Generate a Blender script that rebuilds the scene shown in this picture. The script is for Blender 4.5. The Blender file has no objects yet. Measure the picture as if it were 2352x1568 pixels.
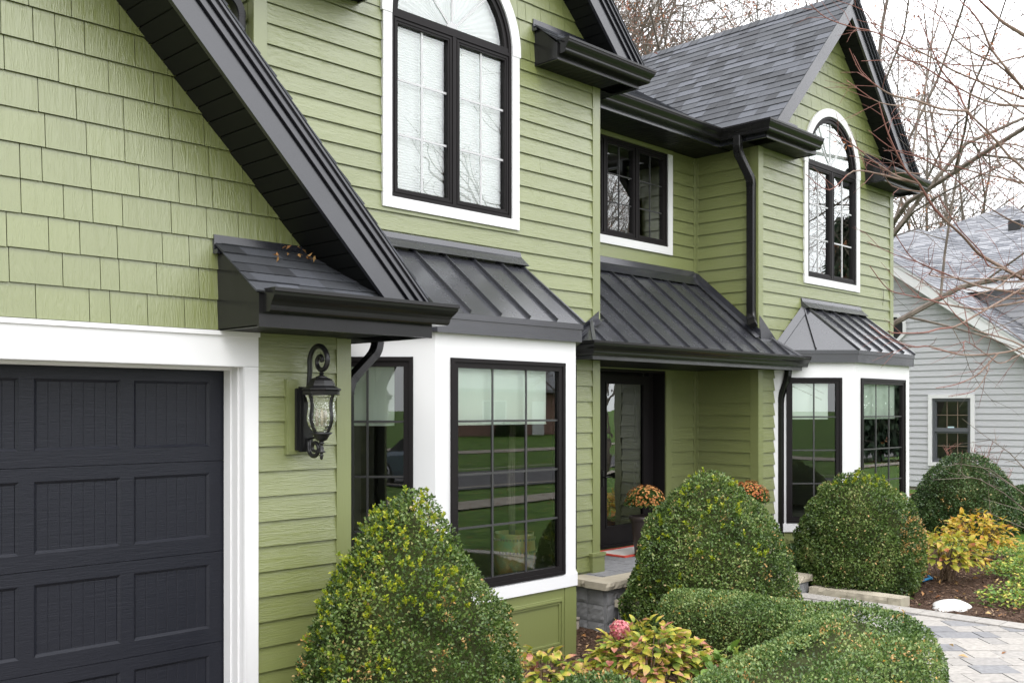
import bpy, math, random
import numpy as np
from mathutils import Vector, Matrix

# ------------------------------------------------------------------ camera, sky, sun, exposure
scene = bpy.context.scene
TH = math.radians(44.55)                     # facade direction against the viewing direction
cam_d = bpy.data.cameras.new("camera"); cam = bpy.data.objects.new("camera", cam_d)
scene.collection.objects.link(cam); scene.camera = cam
cam.location = (0, 0, 1.90)
cam.rotation_euler = (math.pi/2, 0, TH - math.pi/2)
cam_d.sensor_width = 36; cam_d.lens = 36*2300/2352
cam_d.shift_x = 0.0; cam_d.shift_y = 156/2352
cam_d.clip_start = .05; cam_d.clip_end = 2000

SUN_EL, SUN_AZ = math.radians(52), math.radians(215)   # azimuth clockwise from +Y
world = bpy.data.worlds.new("World"); scene.world = world; world.use_nodes = True
wn = world.node_tree.nodes; wl = world.node_tree.links; wn.clear()
wo = wn.new('ShaderNodeOutputWorld'); wb = wn.new('ShaderNodeBackground')
sky = wn.new('ShaderNodeTexSky'); sky.sky_type = 'NISHITA'; sky.sun_disc = False
sky.sun_elevation = SUN_EL; sky.sun_rotation = SUN_AZ
sky.air_density = 1.0; sky.dust_density = 4.0; sky.ozone_density = 1.0
hs = wn.new('ShaderNodeHueSaturation'); hs.inputs['Saturation'].default_value = .12
# a bright, even layer of cloud over the clear sky, brighter towards the zenith
mixc = wn.new('ShaderNodeMix'); mixc.data_type = 'RGBA'; mixc.inputs[0].default_value = .85
tc = wn.new('ShaderNodeTexCoord'); sx = wn.new('ShaderNodeSeparateXYZ'); wl.new(tc.outputs['Generated'], sx.inputs[0])
cn = wn.new('ShaderNodeTexNoise'); cn.inputs['Scale'].default_value = 2.2; cn.inputs['Detail'].default_value = 5
wl.new(tc.outputs['Generated'], cn.inputs['Vector'])
cz = wn.new('ShaderNodeMapRange'); cz.inputs['From Min'].default_value = 0; cz.inputs['From Max'].default_value = 1
cz.inputs['To Min'].default_value = 22.5; cz.inputs['To Max'].default_value = 39.0; wl.new(sx.outputs['Z'], cz.inputs['Value'])
cv = wn.new('ShaderNodeMapRange'); cv.inputs['From Min'].default_value = .3; cv.inputs['From Max'].default_value = .7
cv.inputs['To Min'].default_value = .84; cv.inputs['To Max'].default_value = 1.12; wl.new(cn.outputs['Fac'], cv.inputs['Value'])
cm = wn.new('ShaderNodeMath'); cm.operation = 'MULTIPLY'; wl.new(cz.outputs[0], cm.inputs[0]); wl.new(cv.outputs[0], cm.inputs[1])
cc_ = wn.new('ShaderNodeCombineColor'); 
for k, f in enumerate((.985, .995, 1.03)):
    mm = wn.new('ShaderNodeMath'); mm.operation = 'MULTIPLY'; mm.inputs[1].default_value = f; wl.new(cm.outputs[0], mm.inputs[0]); wl.new(mm.outputs[0], cc_.inputs[k])
wl.new(sky.outputs[0], hs.inputs['Color']); wl.new(hs.outputs[0], mixc.inputs[6]); wl.new(cc_.outputs[0], mixc.inputs[7])
wl.new(mixc.outputs[2], wb.inputs['Color']); wb.inputs['Strength'].default_value = .12
wl.new(wb.outputs[0], wo.inputs[0])

sun_d = bpy.data.lights.new("sun", 'SUN'); sun_d.energy = 1.4; sun_d.angle = math.radians(32); sun_d.color = (1, .965, .91)
sun = bpy.data.objects.new("sun", sun_d); scene.collection.objects.link(sun)
sd = Vector((math.sin(SUN_AZ)*math.cos(SUN_EL), math.cos(SUN_AZ)*math.cos(SUN_EL), math.sin(SUN_EL)))
sun.rotation_euler = sd.to_track_quat('Z', 'Y').to_euler()
scene.view_settings.view_transform = 'Standard'; scene.view_settings.look = 'None'
scene.view_settings.exposure = 0.08; scene.view_settings.gamma = 1.0

# ------------------------------------------------------------------ helpers
rng = random.Random(7); nrng = np.random.default_rng(11)
COL = scene.collection
V = Vector

class MB:
    """collects polygons into ONE mesh object"""
    def __init__(s): s.v = []; s.f = []; s.r = []
    def poly(s, pts, r=.5):
        b = len(s.v); s.v.extend([tuple(p) for p in pts]); s.f.append(tuple(range(b, b+len(pts)))); s.r.append(r)
    def mesh(s, verts, faces, r=.5):
        b = len(s.v); s.v.extend([tuple(p) for p in verts])
        for f in faces: s.f.append(tuple(i+b for i in f)); s.r.append(r)
    def box(s, x0, x1, y0, y1, z0, z1, r=.5):
        s.fbox(WF, x0, x1, z0, z1, -y1, -y0, r)
    def fbox(s, F, a0, a1, b0, b1, c0, c1, r=.5):
        P = [F(a, b, c) for c in (c0, c1) for b in (b0, b1) for a in (a0, a1)]
        s.mesh(P, [(0,2,3,1),(4,5,7,6),(0,1,5,4),(2,6,7,3),(0,4,6,2),(1,3,7,5)], r)
    def prism(s, F, poly, c0, c1, r=.5):
        n = len(poly)
        P = [F(a, b, c0) for a, b in poly] + [F(a, b, c1) for a, b in poly]
        fs = [tuple(range(n-1, -1, -1)), tuple(range(n, 2*n))]
        fs += [(i, (i+1) % n, n+(i+1) % n, n+i) for i in range(n)]
        s.mesh(P, fs, r)
    def ring(s, F, a0, a1, b0, b1, w, c0, c1, r=.5):
        s.fbox(F, a0, a1, b0, b0+w, c0, c1, r); s.fbox(F, a0, a1, b1-w, b1, c0, c1, r)
        s.fbox(F, a0, a0+w, b0+w, b1-w, c0, c1, r); s.fbox(F, a1-w, a1, b0+w, b1-w, c0, c1, r)
    def tube(s, path, rad, n=8, r=.5, cap=True):
        path = [V(p) for p in path]; m = len(path)
        if not hasattr(rad, '__len__'): rad = [rad]*m
        vs = []; up = None
        for i in range(m):
            d = (path[min(i+1, m-1)] - path[max(i-1, 0)])
            if d.length < 1e-9: d = V((0, 0, 1))
            d.normalize()
            if up is None: up = d.orthogonal().normalized()
            up = up - d*up.dot(d)
            if up.length < 1e-6: up = d.orthogonal()
            up.normalize(); w = d.cross(up)
            for k in range(n):
                an = 2*math.pi*k/n
                vs.append(path[i] + (up*math.cos(an) + w*math.sin(an))*rad[i])
        fs = [(i*n+k, i*n+(k+1) % n, (i+1)*n+(k+1) % n, (i+1)*n+k) for i in range(m-1) for k in range(n)]
        if cap: fs += [tuple(range(n-1, -1, -1)), tuple(range((m-1)*n, m*n))]
        s.mesh(vs, fs, r)
    def lathe(s, c, prof, n=24, r=.5, cap=True, sq=None):
        vs = []
        for rr, z in prof:
            for k in range(n):
                an = 2*math.pi*(k+.5)/n
                vs.append((c[0]+rr*math.cos(an), c[1]+rr*math.sin(an), c[2]+z))
        m = len(prof)
        fs = [(i*n+k, i*n+(k+1) % n, (i+1)*n+(k+1) % n, (i+1)*n+k) for i in range(m-1) for k in range(n)]
        if cap: fs += [tuple(range(n-1, -1, -1)), tuple(range((m-1)*n, m*n))]
        s.mesh(vs, fs, r)
    def rectsweep(s, path, w, d, wdir, r=.5, scale=None):
        """rectangular section (w along wdir, d across) along a 3-D path"""
        path = [V(p) for p in path]; m = len(path); wdir = V(wdir); vs = []
        for i in range(m):
            t = (path[min(i+1, m-1)] - path[max(i-1, 0)]).normalized()
            a = (wdir - t*wdir.dot(t)).normalized(); b = t.cross(a)
            k = scale[i] if scale else 1
            ch = .18
            for su, sv in ((1,1-ch),(1-ch,1),(-1+ch,1),(-1,1-ch),(-1,-1+ch),(-1+ch,-1),(1-ch,-1),(1,-1+ch)):
                vs.append(path[i] + a*(su*w/2*k) + b*(sv*d/2*k))
        n = 8
        fs = [(i*n+k, i*n+(k+1) % n, (i+1)*n+(k+1) % n, (i+1)*n+k) for i in range(m-1) for k in range(n)]
        fs += [tuple(range(n-1, -1, -1)), tuple(range((m-1)*n, m*n))]
        s.mesh(vs, fs, r)
    def build(s, name, mat, parent=None, smooth=False):
        me = bpy.data.meshes.new(name)
        me.from_pydata(s.v, [], s.f)
        at = me.attributes.new('rnd', 'FLOAT', 'FACE')
        at.data.foreach_set('value', np.array(s.r, dtype=np.float32))
        if smooth: me.polygons.foreach_set('use_smooth', [True]*len(me.polygons))
        me.materials.append(mat); me.update()
        return link(name, me, parent)

def link(name, me, parent=None):
    o = bpy.data.objects.new(name, me); COL.objects.link(o)
    if parent is not None:
        o.parent = parent
        loc = parent.location.copy(); p = parent.parent
        if parent.get('abs') is not None and parent.parent is None:        # built in world coordinates
            o.matrix_parent_inverse = Matrix.Translation(-V(parent['abs']))
    return o

def frame(o, u, v=(0, 0, 1), n=None):
    o = V(o); u = V(u).normalized(); v = V(v).normalized(); n = V(n).normalized() if n is not None else u.cross(v)
    return lambda a, b, c=0.0: o + u*a + v*b + n*c
WF = frame((0, 0, 0), (1, 0, 0), (0, 0, 1), (0, -1, 0))     # a = X, b = Z, c = towards the street

def empty(name, loc, label, cat, group=None, rz=0, absolute=False):
    o = bpy.data.objects.new(name, None); COL.objects.link(o)
    o.location = loc; o.rotation_euler = (0, 0, rz); o.empty_display_size = .2
    if absolute: o['abs'] = loc
    return tag(o, label, cat, group)
def tag(o, label=None, cat=None, group=None, kind=None):
    if label: o['label'] = label
    if cat: o['category'] = cat
    if group: o['group'] = group
    if kind: o['kind'] = kind
    return o
def copy_tree(o, parent=None):
    c = o.copy(); COL.objects.link(c)
    if parent is not None: c.parent = parent
    for ch in [x for x in o.children]: copy_tree(ch, c)
    return c

# polygon clipping -------------------------------------------------
def clip_half(poly, p, q, keep_left=True):
    """keep the part of poly left of the line p->q"""
    out = []; n = len(poly); sg = 1 if keep_left else -1
    def side(w): return sg*((q[0]-p[0])*(w[1]-p[1]) - (q[1]-p[1])*(w[0]-p[0]))
    for i in range(n):
        a, b = poly[i], poly[(i+1) % n]; sa, sb = side(a), side(b)
        if sa >= -1e-9: out.append(a)
        if (sa > 1e-9 and sb < -1e-9) or (sa < -1e-9 and sb > 1e-9):
            t = sa/(sa-sb); out.append((a[0]+(b[0]-a[0])*t, a[1]+(b[1]-a[1])*t))
    return out if len(out) >= 3 else []
def area(p): return .5*sum(p[i][0]*p[(i+1) % len(p)][1]-p[(i+1) % len(p)][0]*p[i][1] for i in range(len(p)))
def clip_conv(poly, conv):
    for i in range(len(conv)):
        poly = clip_half(poly, conv[i], conv[(i+1) % len(conv)])
        if not poly: return []
    return poly if abs(area(poly)) > 1e-6 else []
def sub_conv(polys, hole):
    out = []
    for poly in polys:
        if not clip_conv(poly, hole): out.append(poly); continue
        rest = poly
        for i in range(len(hole)):
            p, q = hole[i], hole[(i+1) % len(hole)]
            o = clip_half(rest, p, q, False)
            if o and abs(area(o)) > 1e-6: out.append(o)
            rest = clip_half(rest, p, q, True)
            if not rest: break
    return out
def rect(a0, a1, b0, b1): return [(a0, b0), (a1, b0), (a1, b1), (a0, b1)]
def arch(a, r, b0, bs, n=18, gap=0.0):
    r += gap
    return [(a-r, b0-gap), (a+r, b0-gap)] + [(a+r*math.cos(math.pi*i/n), bs+r*math.sin(math.pi*i/n)) for i in range(n+1)]

def pieces(cell, outer, holes):
    ps = [cell]
    c = clip_conv(cell, outer)
    if not c: return []
    ps = [c]
    for h in holes: ps = sub_conv(ps, h)
    return ps
def slab(mb, F, p, cfun, r, back=0.0, kick=0.0):
    """front face at depth cfun(a,b) and the edges back to `back`"""
    n = len(p); bm_ = min(b for a, b in p)
    P = [F(a, b, cfun(a, b)) for a, b in p] + [F(a, b+(kick if b < bm_+.02 else 0), back) for a, b in p]   # undercut lower edge
    mb.mesh(P, [tuple(range(n))] + [(i, n+i, n+(i+1) % n, (i+1) % n) for i in range(n)], r)

EXP, LAP0 = .1477, .058
def lap_siding(mb, F, outer, holes, b0, b1, base=LAP0, e=EXP, tk=.018, maxlen=3.2):
    amin = min(p[0] for p in outer); amax = max(p[0] for p in outer)
    k0 = math.floor((b0-base)/e); k1 = math.ceil((b1-base)/e)
    for k in range(k0, k1):
        z0 = base + k*e; z1 = z0 + e
        lo, hi = max(z0, b0), min(z1, b1)
        if hi-lo < .004: continue
        a = amin - rng.random()*maxlen
        while a < amax:
            an = a + maxlen*(.7+.6*rng.random())
            if amax-an < .6: an = amax + .1
            r = rng.random()
            for p in pieces(rect(a, an-.0015, lo, hi), outer, holes):
                slab(mb, F, p, lambda aa, bb: .0025 + (tk-.0025)*(1-(bb-z0)/e), r, 0, .032)
            a = an
def shake_siding(mb, F, outer, holes, b0, b1, base, e=.172, tk=.0145, ws=(.105,.15,.19,.215,.26)):
    amin = min(p[0] for p in outer); amax = max(p[0] for p in outer)
    k0 = math.floor((b0-base)/e); k1 = math.ceil((b1-base)/e)
    for k in range(k0, k1):
        z0 = base + k*e; z1 = z0 + e
        lo, hi = max(z0, b0), min(z1, b1)
        if hi-lo < .004: continue
        a = amin - rng.random()*.3
        while a < amax:
            w = rng.choice(ws)*(.94+.12*rng.random()); an = a + w; dz = rng.uniform(-.0015, .0015); r = rng.random()
            for p in pieces(rect(a, an-.0042, max(lo+dz, b0), hi), outer, holes):
                slab(mb, F, p, lambda aa, bb: .002 + (tk-.002)*(1-(bb-z0)/e), r, -.013, .022)
            a = an
def wall_back(mb, F, outer, holes, c=-.001):
    ps = [outer]
    for h in holes: ps = sub_conv(ps, h)
    for p in ps: mb.poly([F(a, b, c) for a, b in p], .5)
def shingles(mb, F, outer, e=.140, wr=(.10, .30)):
    amin = min(p[0] for p in outer); amax = max(p[0] for p in outer)
    b0 = min(p[1] for p in outer); b1 = max(p[1] for p in outer)
    k = 0; z = b0
    while z < b1:
        a = amin - rng.random()*.3
        while a < amax:
            w = rng.uniform(*wr); h = .006 if rng.random() < .5 else .0105
            r = rng.random()
            p = clip_conv(rect(a, a+w-.0008, z, z+e), outer)
            if p: slab(mb, F, p, lambda aa, bb: .001 + h*(1-(bb-z)/e), r, back=-.004)
            a += w
        z += e
    mb.poly([F(a, b, -.003) for a, b in outer], .5)

def gsweep(mb, prof, path, z, r=.5):
    """section (out, up) swept along a plan path, mitred; outwards is to the right of travel"""
    m = len(path); nv = len(prof); N = []
    for i in range(m-1):
        d = V((path[i+1][0]-path[i][0], path[i+1][1]-path[i][1])).normalized(); N.append(V((d.y, -d.x)))
    vs = []
    for i in range(m):
        if i == 0: off = N[0]
        elif i == m-1: off = N[-1]
        else: off = (N[i-1]+N[i])/(1+N[i-1].dot(N[i]))
        for o, up in prof: vs.append((path[i][0]+off.x*o, path[i][1]+off.y*o, z+up))
    fs = [(i*nv+k, i*nv+(k+1) % nv, (i+1)*nv+(k+1) % nv, (i+1)*nv+k) for i in range(m-1) for k in range(nv)]
    # end caps close the trough with its outer outline
    oc = [k for k in range(GN)]
    fs += [tuple(oc[::-1]), tuple((m-1)*nv+k for k in oc)]
    mb.mesh(vs, fs, r)
GPROF = [(0,.128),(0,0),(.066,0),(.074,.008),(.078,.02),(.079,.034),(.088,.052),(.102,.07),(.113,.088),(.116,.104),(.122,.108),(.122,.128),(.108,.128)]
GN = len(GPROF)
GPROF = GPROF + [(.108,.121),(.108,.09),(.096,.072),(.08,.05),(.073,.034),(.07,.02),(.064,.006),(.006,.006),(.006,.128)]

def arc_pts(p0, p1, p2, n=6, k=.5):
    """a soft corner p0-p1-p2"""
    p0, p1, p2 = V(p0), V(p1), V(p2)
    return [(p0*(1-t)**2 + p1*2*t*(1-t) + p2*t*t) for t in [i/n for i in range(n+1)]]

# ------------------------------------------------------------------ materials
def new_mat(name):
    m = bpy.data.materials.new(name); m.use_nodes = True
    nt = m.node_tree; nt.nodes.clear()
    out = nt.nodes.new('ShaderNodeOutputMaterial')
    return m, nt, out
def node(nt, t, **kw):
    n = nt.nodes.new(t)
    for k, v in kw.items(): setattr(n, k, v)
    return n
def principled(nt, out, col=(.5,.5,.5), rough=.5, spec=.5, metal=0, ior=1.5):
    b = node(nt, 'ShaderNodeBsdfPrincipled')
    b.inputs['Base Color'].default_value = (*col, 1); b.inputs['Roughness'].default_value = rough
    b.inputs['Specular IOR Level'].default_value = spec; b.inputs['Metallic'].default_value = metal; b.inputs['IOR'].default_value = ior
    nt.links.new(b.outputs[0], out.inputs[0]); return b
def ramp(nt, stops, interp='LINEAR'):
    r = node(nt, 'ShaderNodeValToRGB'); cr_ = r.color_ramp; cr_.interpolation = interp
    while len(cr_.elements) < len(stops): cr_.elements.new(.5)
    for e, (p, c) in zip(cr_.elements, stops): e.position = p; e.color = (*c, 1)
    return r
def coords(nt, scale=(1,1,1), rnd_off=0.0):
    """object coordinates, shifted by each piece's own random number"""
    t = node(nt, 'ShaderNodeTexCoord'); mp = node(nt, 'ShaderNodeMapping'); mp.inputs['Scale'].default_value = scale
    if rnd_off:
        at = node(nt, 'ShaderNodeAttribute', attribute_name='rnd'); mu = node(nt, 'ShaderNodeMath', operation='MULTIPLY'); mu.inputs[1].default_value = rnd_off
        ad = node(nt, 'ShaderNodeVectorMath', operation='ADD')
        nt.links.new(at.outputs['Fac'], mu.inputs[0]); nt.links.new(t.outputs['Object'], ad.inputs[0]); nt.links.new(mu.outputs[0], ad.inputs[1])
        nt.links.new(ad.outputs[0], mp.inputs[0])
    else: nt.links.new(t.outputs['Object'], mp.inputs[0])
    return mp
def noise(nt, vec, scale=5, detail=4, dist=0, rough=.5):
    n = node(nt, 'ShaderNodeTexNoise'); n.inputs['Scale'].default_value = scale; n.inputs['Detail'].default_value = detail
    n.inputs['Distortion'].default_value = dist; n.inputs['Roughness'].default_value = rough
    nt.links.new(vec.outputs[0], n.inputs['Vector']); return n
def bump(nt, b, h, strength=.2, dist=.01):
    bp = node(nt, 'ShaderNodeBump'); bp.inputs['Strength'].default_value = strength; bp.inputs['Distance'].default_value = dist
    nt.links.new(h, bp.inputs['Height']); nt.links.new(bp.outputs[0], b.inputs['Normal']); return bp
def rnd_col(nt, b, stops, interp='LINEAR'):
    at = node(nt, 'ShaderNodeAttribute', attribute_name='rnd'); r = ramp(nt, stops, interp)
    nt.links.new(at.outputs['Fac'], r.inputs[0]); nt.links.new(r.outputs[0], b.inputs['Base Color']); return r

def painted_wood(name, col, grain, scale, rough=.34, amt=.07, bstr=.35, spec=.95):
    m, nt, out = new_mat(name); b = principled(nt, out, col, rough, spec, 0, 1.5 if spec < .9 else 1.58)
    mp = coords(nt, grain, 37.0); n1 = noise(nt, mp, scale, 5, 1.6, .55)
    wv = node(nt, 'ShaderNodeMath', operation='MULTIPLY'); wv.inputs[1].default_value = 7
    sn = node(nt, 'ShaderNodeMath', operation='SINE')          # rings of embossed grain
    nt.links.new(n1.outputs['Fac'], wv.inputs[0]); w2 = node(nt, 'ShaderNodeMath', operation='MULTIPLY'); w2.inputs[1].default_value = 3
    nt.links.new(wv.outputs[0], w2.inputs[0]); nt.links.new(w2.outputs[0], sn.inputs[0])
    mp2 = coords(nt, (1,1,1), 0); n2 = noise(nt, mp2, 1.1, 4)
    at = node(nt, 'ShaderNodeAttribute', attribute_name='rnd')
    sm = node(nt, 'ShaderNodeMath', operation='ADD'); nt.links.new(n2.outputs['Fac'], sm.inputs[0]); nt.links.new(at.outputs['Fac'], sm.inputs[1])
    hf = node(nt, 'ShaderNodeMath', operation='MULTIPLY'); hf.inputs[1].default_value = .5; nt.links.new(sm.outputs[0], hf.inputs[0])
    r = ramp(nt, [(.15, tuple(c*(1-amt) for c in col)), (.85, tuple(min(1, c*(1+amt)) for c in col))])
    nt.links.new(hf.outputs[0], r.inputs[0]); nt.links.new(r.outputs[0], b.inputs['Base Color'])
    ad = node(nt, 'ShaderNodeMath', operation='ADD'); mu = node(nt, 'ShaderNodeMath', operation='MULTIPLY'); mu.inputs[1].default_value = .35
    nt.links.new(sn.outputs[0], mu.inputs[0]); nt.links.new(mu.outputs[0], ad.inputs[0]); nt.links.new(n1.outputs['Fac'], ad.inputs[1])
    bump(nt, b, ad.outputs[0], bstr, .004); return m
GREEN = (.147, .167, .054)
M = {}
M['lap'] = painted_wood('green_lap_paint', GREEN, (1.6, 1.6, 26), 2.2)
M['shake'] = painted_wood('green_shake_paint', GREEN, (22, 22, 1.3), 2.0)
M['greentrim'] = painted_wood('green_trim_paint', GREEN, (16, 16, 1.2), 2.0, .4, .03, .12)
M['greyside'] = painted_wood('grey_vinyl', (.40, .403, .42), (1.2, 1.2, 22), 2.0, .5, .04, .02, .5)

def plain(name, col, rough=.5, spec=.5, metal=0, bscale=0, bstr=.1, var=.0, ior=1.5):
    m, nt, out = new_mat(name); b = principled(nt, out, col, rough, spec, metal, ior)
    mp = coords(nt)
    if var:
        n = noise(nt, mp, 3, 5); r = ramp(nt, [(.3, tuple(c*(1-var) for c in col)), (.7, tuple(min(1, c*(1+var)) for c in col))])
        nt.links.new(n.outputs['Fac'], r.inputs[0]); nt.links.new(r.outputs[0], b.inputs['Base Color'])
    if bscale:
        n2 = noise(nt, mp, bscale, 3); bump(nt, b, n2.outputs['Fac'], bstr, .003)
    # slightly uneven gloss
    n3 = noise(nt, mp, 6, 4); rr = node(nt, 'ShaderNodeMapRange'); rr.inputs['To Min'].default_value = max(.03, rough-.07); rr.inputs['To Max'].default_value = min(1, rough+.07)
    nt.links.new(n3.outputs['Fac'], rr.inputs['Value']); nt.links.new(rr.outputs[0], b.inputs['Roughness'])
    return m
M['white'] = plain('white_trim_paint', (.61, .61, .615), .45, .4, var=.015)
M['black'] = plain('black_aluminium', (.016, .0168, .022), .24, .75, var=.06, ior=1.56)
M['gutterblack'] = plain('black_gutter_paint', (.009, .0088, .0088), .22, .3, var=.06, ior=1.5)
M['blackdull'] = plain('black_vented_soffit', (.0065, .007, .007), .5, .18)
M['metalroof'] = plain('black_standing_seam', (.026, .027, .032), .26, .75, bscale=1.1, bstr=.05, var=.08, ior=1.55)
M['frame'] = plain('dark_bronze_frame', (.013, .0115, .012), .40, .10, var=.06)
M['iron'] = plain('black_cast_iron', (.009, .009, .0095), .34, .35, bscale=40, bstr=.1)
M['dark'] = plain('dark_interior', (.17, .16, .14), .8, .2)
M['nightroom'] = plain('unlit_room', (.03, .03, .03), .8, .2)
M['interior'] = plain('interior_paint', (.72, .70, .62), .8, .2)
M['blind'] = plain('pleated_blind', (.86, .87, .87), .8, .2)
M['shade'] = plain('roller_shade', (.84, .86, .82), .8, .2, bscale=60, bstr=.1)
M['grille'] = plain('window_grille', (.42, .42, .43), .5)
M['grilledark'] = plain('window_grille_dark', (.03, .03, .03), .5)
M['concrete'] = plain('concrete', (.25, .22, .185), .85, .3, bscale=30, bstr=.3, var=.14)
M['asphalt'] = plain('asphalt', (.075, .072, .078), .85, .3, bscale=60, bstr=.4, var=.14)
M['limestone'] = plain('limestone', (.36, .32, .25), .8, .3, bscale=14, bstr=.6, var=.22)
M['greystone'] = plain('grey_block', (.20, .20, .205), .85, .3, bscale=20, bstr=.6, var=.2)
M['whitestone'] = plain('white_rock', (.56, .55, .53), .75, .3, bscale=16, bstr=.7, var=.12)
M['bluehose'] = plain('blue_rubber', (.02, .20, .42), .4)
M['pot'] = plain('brown_pot', (.040, .030, .028), .45, .4, bscale=12, bstr=.2, var=.2)
M['rug'] = plain('doormat_cloth', (.62, .58, .55), .9, .1, bscale=80, bstr=.5, var=.1)
M['rugred'] = plain('doormat_border', (.48, .07, .05), .9, .1, bscale=80, bstr=.5, var=.1)
M['rubber'] = plain('rubber', (.012, .012, .012), .7, .3)
M['carpaint'] = plain('silver_blue_paint', (.10, .13, .17), .2, .6, .3)
M['alloy'] = plain('alloy_rim', (.5, .5, .52), .3, .5, .9)
M['brick'] = plain('far_brick', (.25, .15, .12), .85, .3, var=.2)
M['candle'] = plain('bulb_glass', (.38, .34, .28), .3, .5)

def glass_mat(name, tint, ior=1.55, gain=1.6, wob=.0, rough=0.0, wscale=2.0):
    m, nt, out = new_mat(name)
    tr = node(nt, 'ShaderNodeBsdfTransparent'); tr.inputs[0].default_value = (*tint, 1)
    gl = node(nt, 'ShaderNodeBsdfGlossy'); gl.inputs['Roughness'].default_value = rough; gl.inputs['Color'].default_value = (.97, 1, .985, 1)
    fr = node(nt, 'ShaderNodeFresnel'); fr.inputs['IOR'].default_value = ior
    mu = node(nt, 'ShaderNodeMath', operation='MULTIPLY', use_clamp=True); mu.inputs[1].default_value = gain
    nt.links.new(fr.outputs[0], mu.inputs[0])
    mx = node(nt, 'ShaderNodeMixShader'); nt.links.new(mu.outputs[0], mx.inputs[0])
    nt.links.new(tr.outputs[0], mx.inputs[1]); nt.links.new(gl.outputs[0], mx.inputs[2]); nt.links.new(mx.outputs[0], out.inputs[0])
    if wob:
        mp = coords(nt); n = noise(nt, mp, wscale, 2)
        bp = node(nt, 'ShaderNodeBump'); bp.inputs['Strength'].default_value = wob; bp.inputs['Distance'].default_value = .02
        nt.links.new(n.outputs['Fac'], bp.inputs['Height']); nt.links.new(bp.outputs[0], gl.inputs['Normal'])
    return m
M['glass'] = glass_mat('window_glass', (.93, 1.0, .95), 1.55, 2.1, .012, 0, .8)
M['glassup'] = glass_mat('upper_window_glass', (.98, .99, .985), 1.55, 2.3, .010, 0, 1.3)
M['glasswing'] = glass_mat('coated_window_glass', (.93, .96, .95), 1.55, 3.3, .010, 0, 1.3)
M['doorglass'] = glass_mat('storm_door_glass', (.70, .72, .70), 1.55, 3.2, .09, 0, 3.0)
M['lampglass'] = glass_mat('hammered_glass', (.93, .94, .88), 1.5, 1.6, 1.0, .03, 42)

def mat_garage():
    m, nt, out = new_mat('black_woodgrain_steel'); b = principled(nt, out, (.010, .011, .0160), .40, .22)
    mp = coords(nt, (2.2, 2.2, 30)); n = noise(nt, mp, 3.0, 6, 1.0, .6); bump(nt, b, n.outputs['Fac'], .55, .004)
    return m
M['garage'] = mat_garage()
def mat_shingle(name, cols, sc=260):
    m, nt, out = new_mat(name); b = principled(nt, out, cols[0], .8, .35)
    r = rnd_col(nt, b, [(i/len(cols), c) for i, c in enumerate(cols)], 'CONSTANT')
    mp = coords(nt); n = noise(nt, mp, sc, 2)
    mx = node(nt, 'ShaderNodeMix', data_type='RGBA', blend_type='MULTIPLY'); mx.inputs[0].default_value = .7
    rr = ramp(nt, [(.3, (.45, .45, .45)), (.7, (1.5, 1.5, 1.5))]); nt.links.new(n.outputs['Fac'], rr.inputs[0])
    nt.links.new(r.outputs[0], mx.inputs[6]); nt.links.new(rr.outputs[0], mx.inputs[7]); nt.links.new(mx.outputs[2], b.inputs['Base Color'])
    bump(nt, b, n.outputs['Fac'], .5, .003); return m
M['shingle'] = mat_shingle('charcoal_shingle', [(.022,.0235,.027), (.037,.0395,.045), (.047,.050,.058), (.042,.045,.051), (.029,.031,.036), (.064,.068,.079), (.053,.0565,.066)])
M['shinglegrey'] = mat_shingle('grey_shingle', [(.115,.12,.135), (.16,.165,.18), (.20,.205,.22), (.145,.15,.165), (.235,.24,.255)], 60)
def mat_leaf(name, cols, trans=.25, rough=.45, nscale=5.0, interp='LINEAR', clump=.5, spec=.35):
    """leaf colour = the leaf's own random number plus a patchy variation through the plant"""
    m, nt, out = new_mat(name)
    b = node(nt, 'ShaderNodeBsdfPrincipled'); b.inputs['Roughness'].default_value = rough; b.inputs['Specular IOR Level'].default_value = spec
    at = node(nt, 'ShaderNodeAttribute', attribute_name='rnd'); mp = coords(nt); n = noise(nt, mp, nscale, 3)
    ma = node(nt, 'ShaderNodeMath', operation='MULTIPLY_ADD'); ma.inputs[1].default_value = clump*2; ma.inputs[2].default_value = -clump
    nt.links.new(n.outputs['Fac'], ma.inputs[0])
    ad = node(nt, 'ShaderNodeMath', operation='ADD', use_clamp=True); nt.links.new(ma.outputs[0], ad.inputs[0]); nt.links.new(at.outputs['Fac'], ad.inputs[1])
    r = ramp(nt, cols, interp); nt.links.new(ad.outputs[0], r.inputs[0]); nt.links.new(r.outputs[0], b.inputs['Base Color'])
    t = node(nt, 'ShaderNodeBsdfTranslucent'); nt.links.new(r.outputs[0], t.inputs[0])
    mx = node(nt, 'ShaderNodeMixShader'); mx.inputs[0].default_value = trans
    nt.links.new(b.outputs[0], mx.inputs[1]); nt.links.new(t.outputs[0], mx.inputs[2]); nt.links.new(mx.outputs[0], out.inputs[0])
    return m
def mat_bark(name, c0, c1, sc=8):
    m, nt, out = new_mat(name); b = principled(nt, out, c0, .8, .3)
    mp = coords(nt, (1,1,.25)); n = noise(nt, mp, sc, 5, .5); r = ramp(nt, [(.3, c0), (.7, c1)])
    nt.links.new(n.outputs['Fac'], r.inputs[0]); nt.links.new(r.outputs[0], b.inputs['Base Color']); bump(nt, b, n.outputs['Fac'], .5, .01); return m
M['bark'] = mat_bark('grey_brown_bark', (.075,.060,.048), (.17,.14,.115))
M['twig'] = mat_bark('red_brown_twig', (.13,.082,.062), (.24,.18,.145), 5)
M['redtwig'] = mat_bark('red_new_twig', (.145,.062,.05), (.22,.105,.085), 5)
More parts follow.
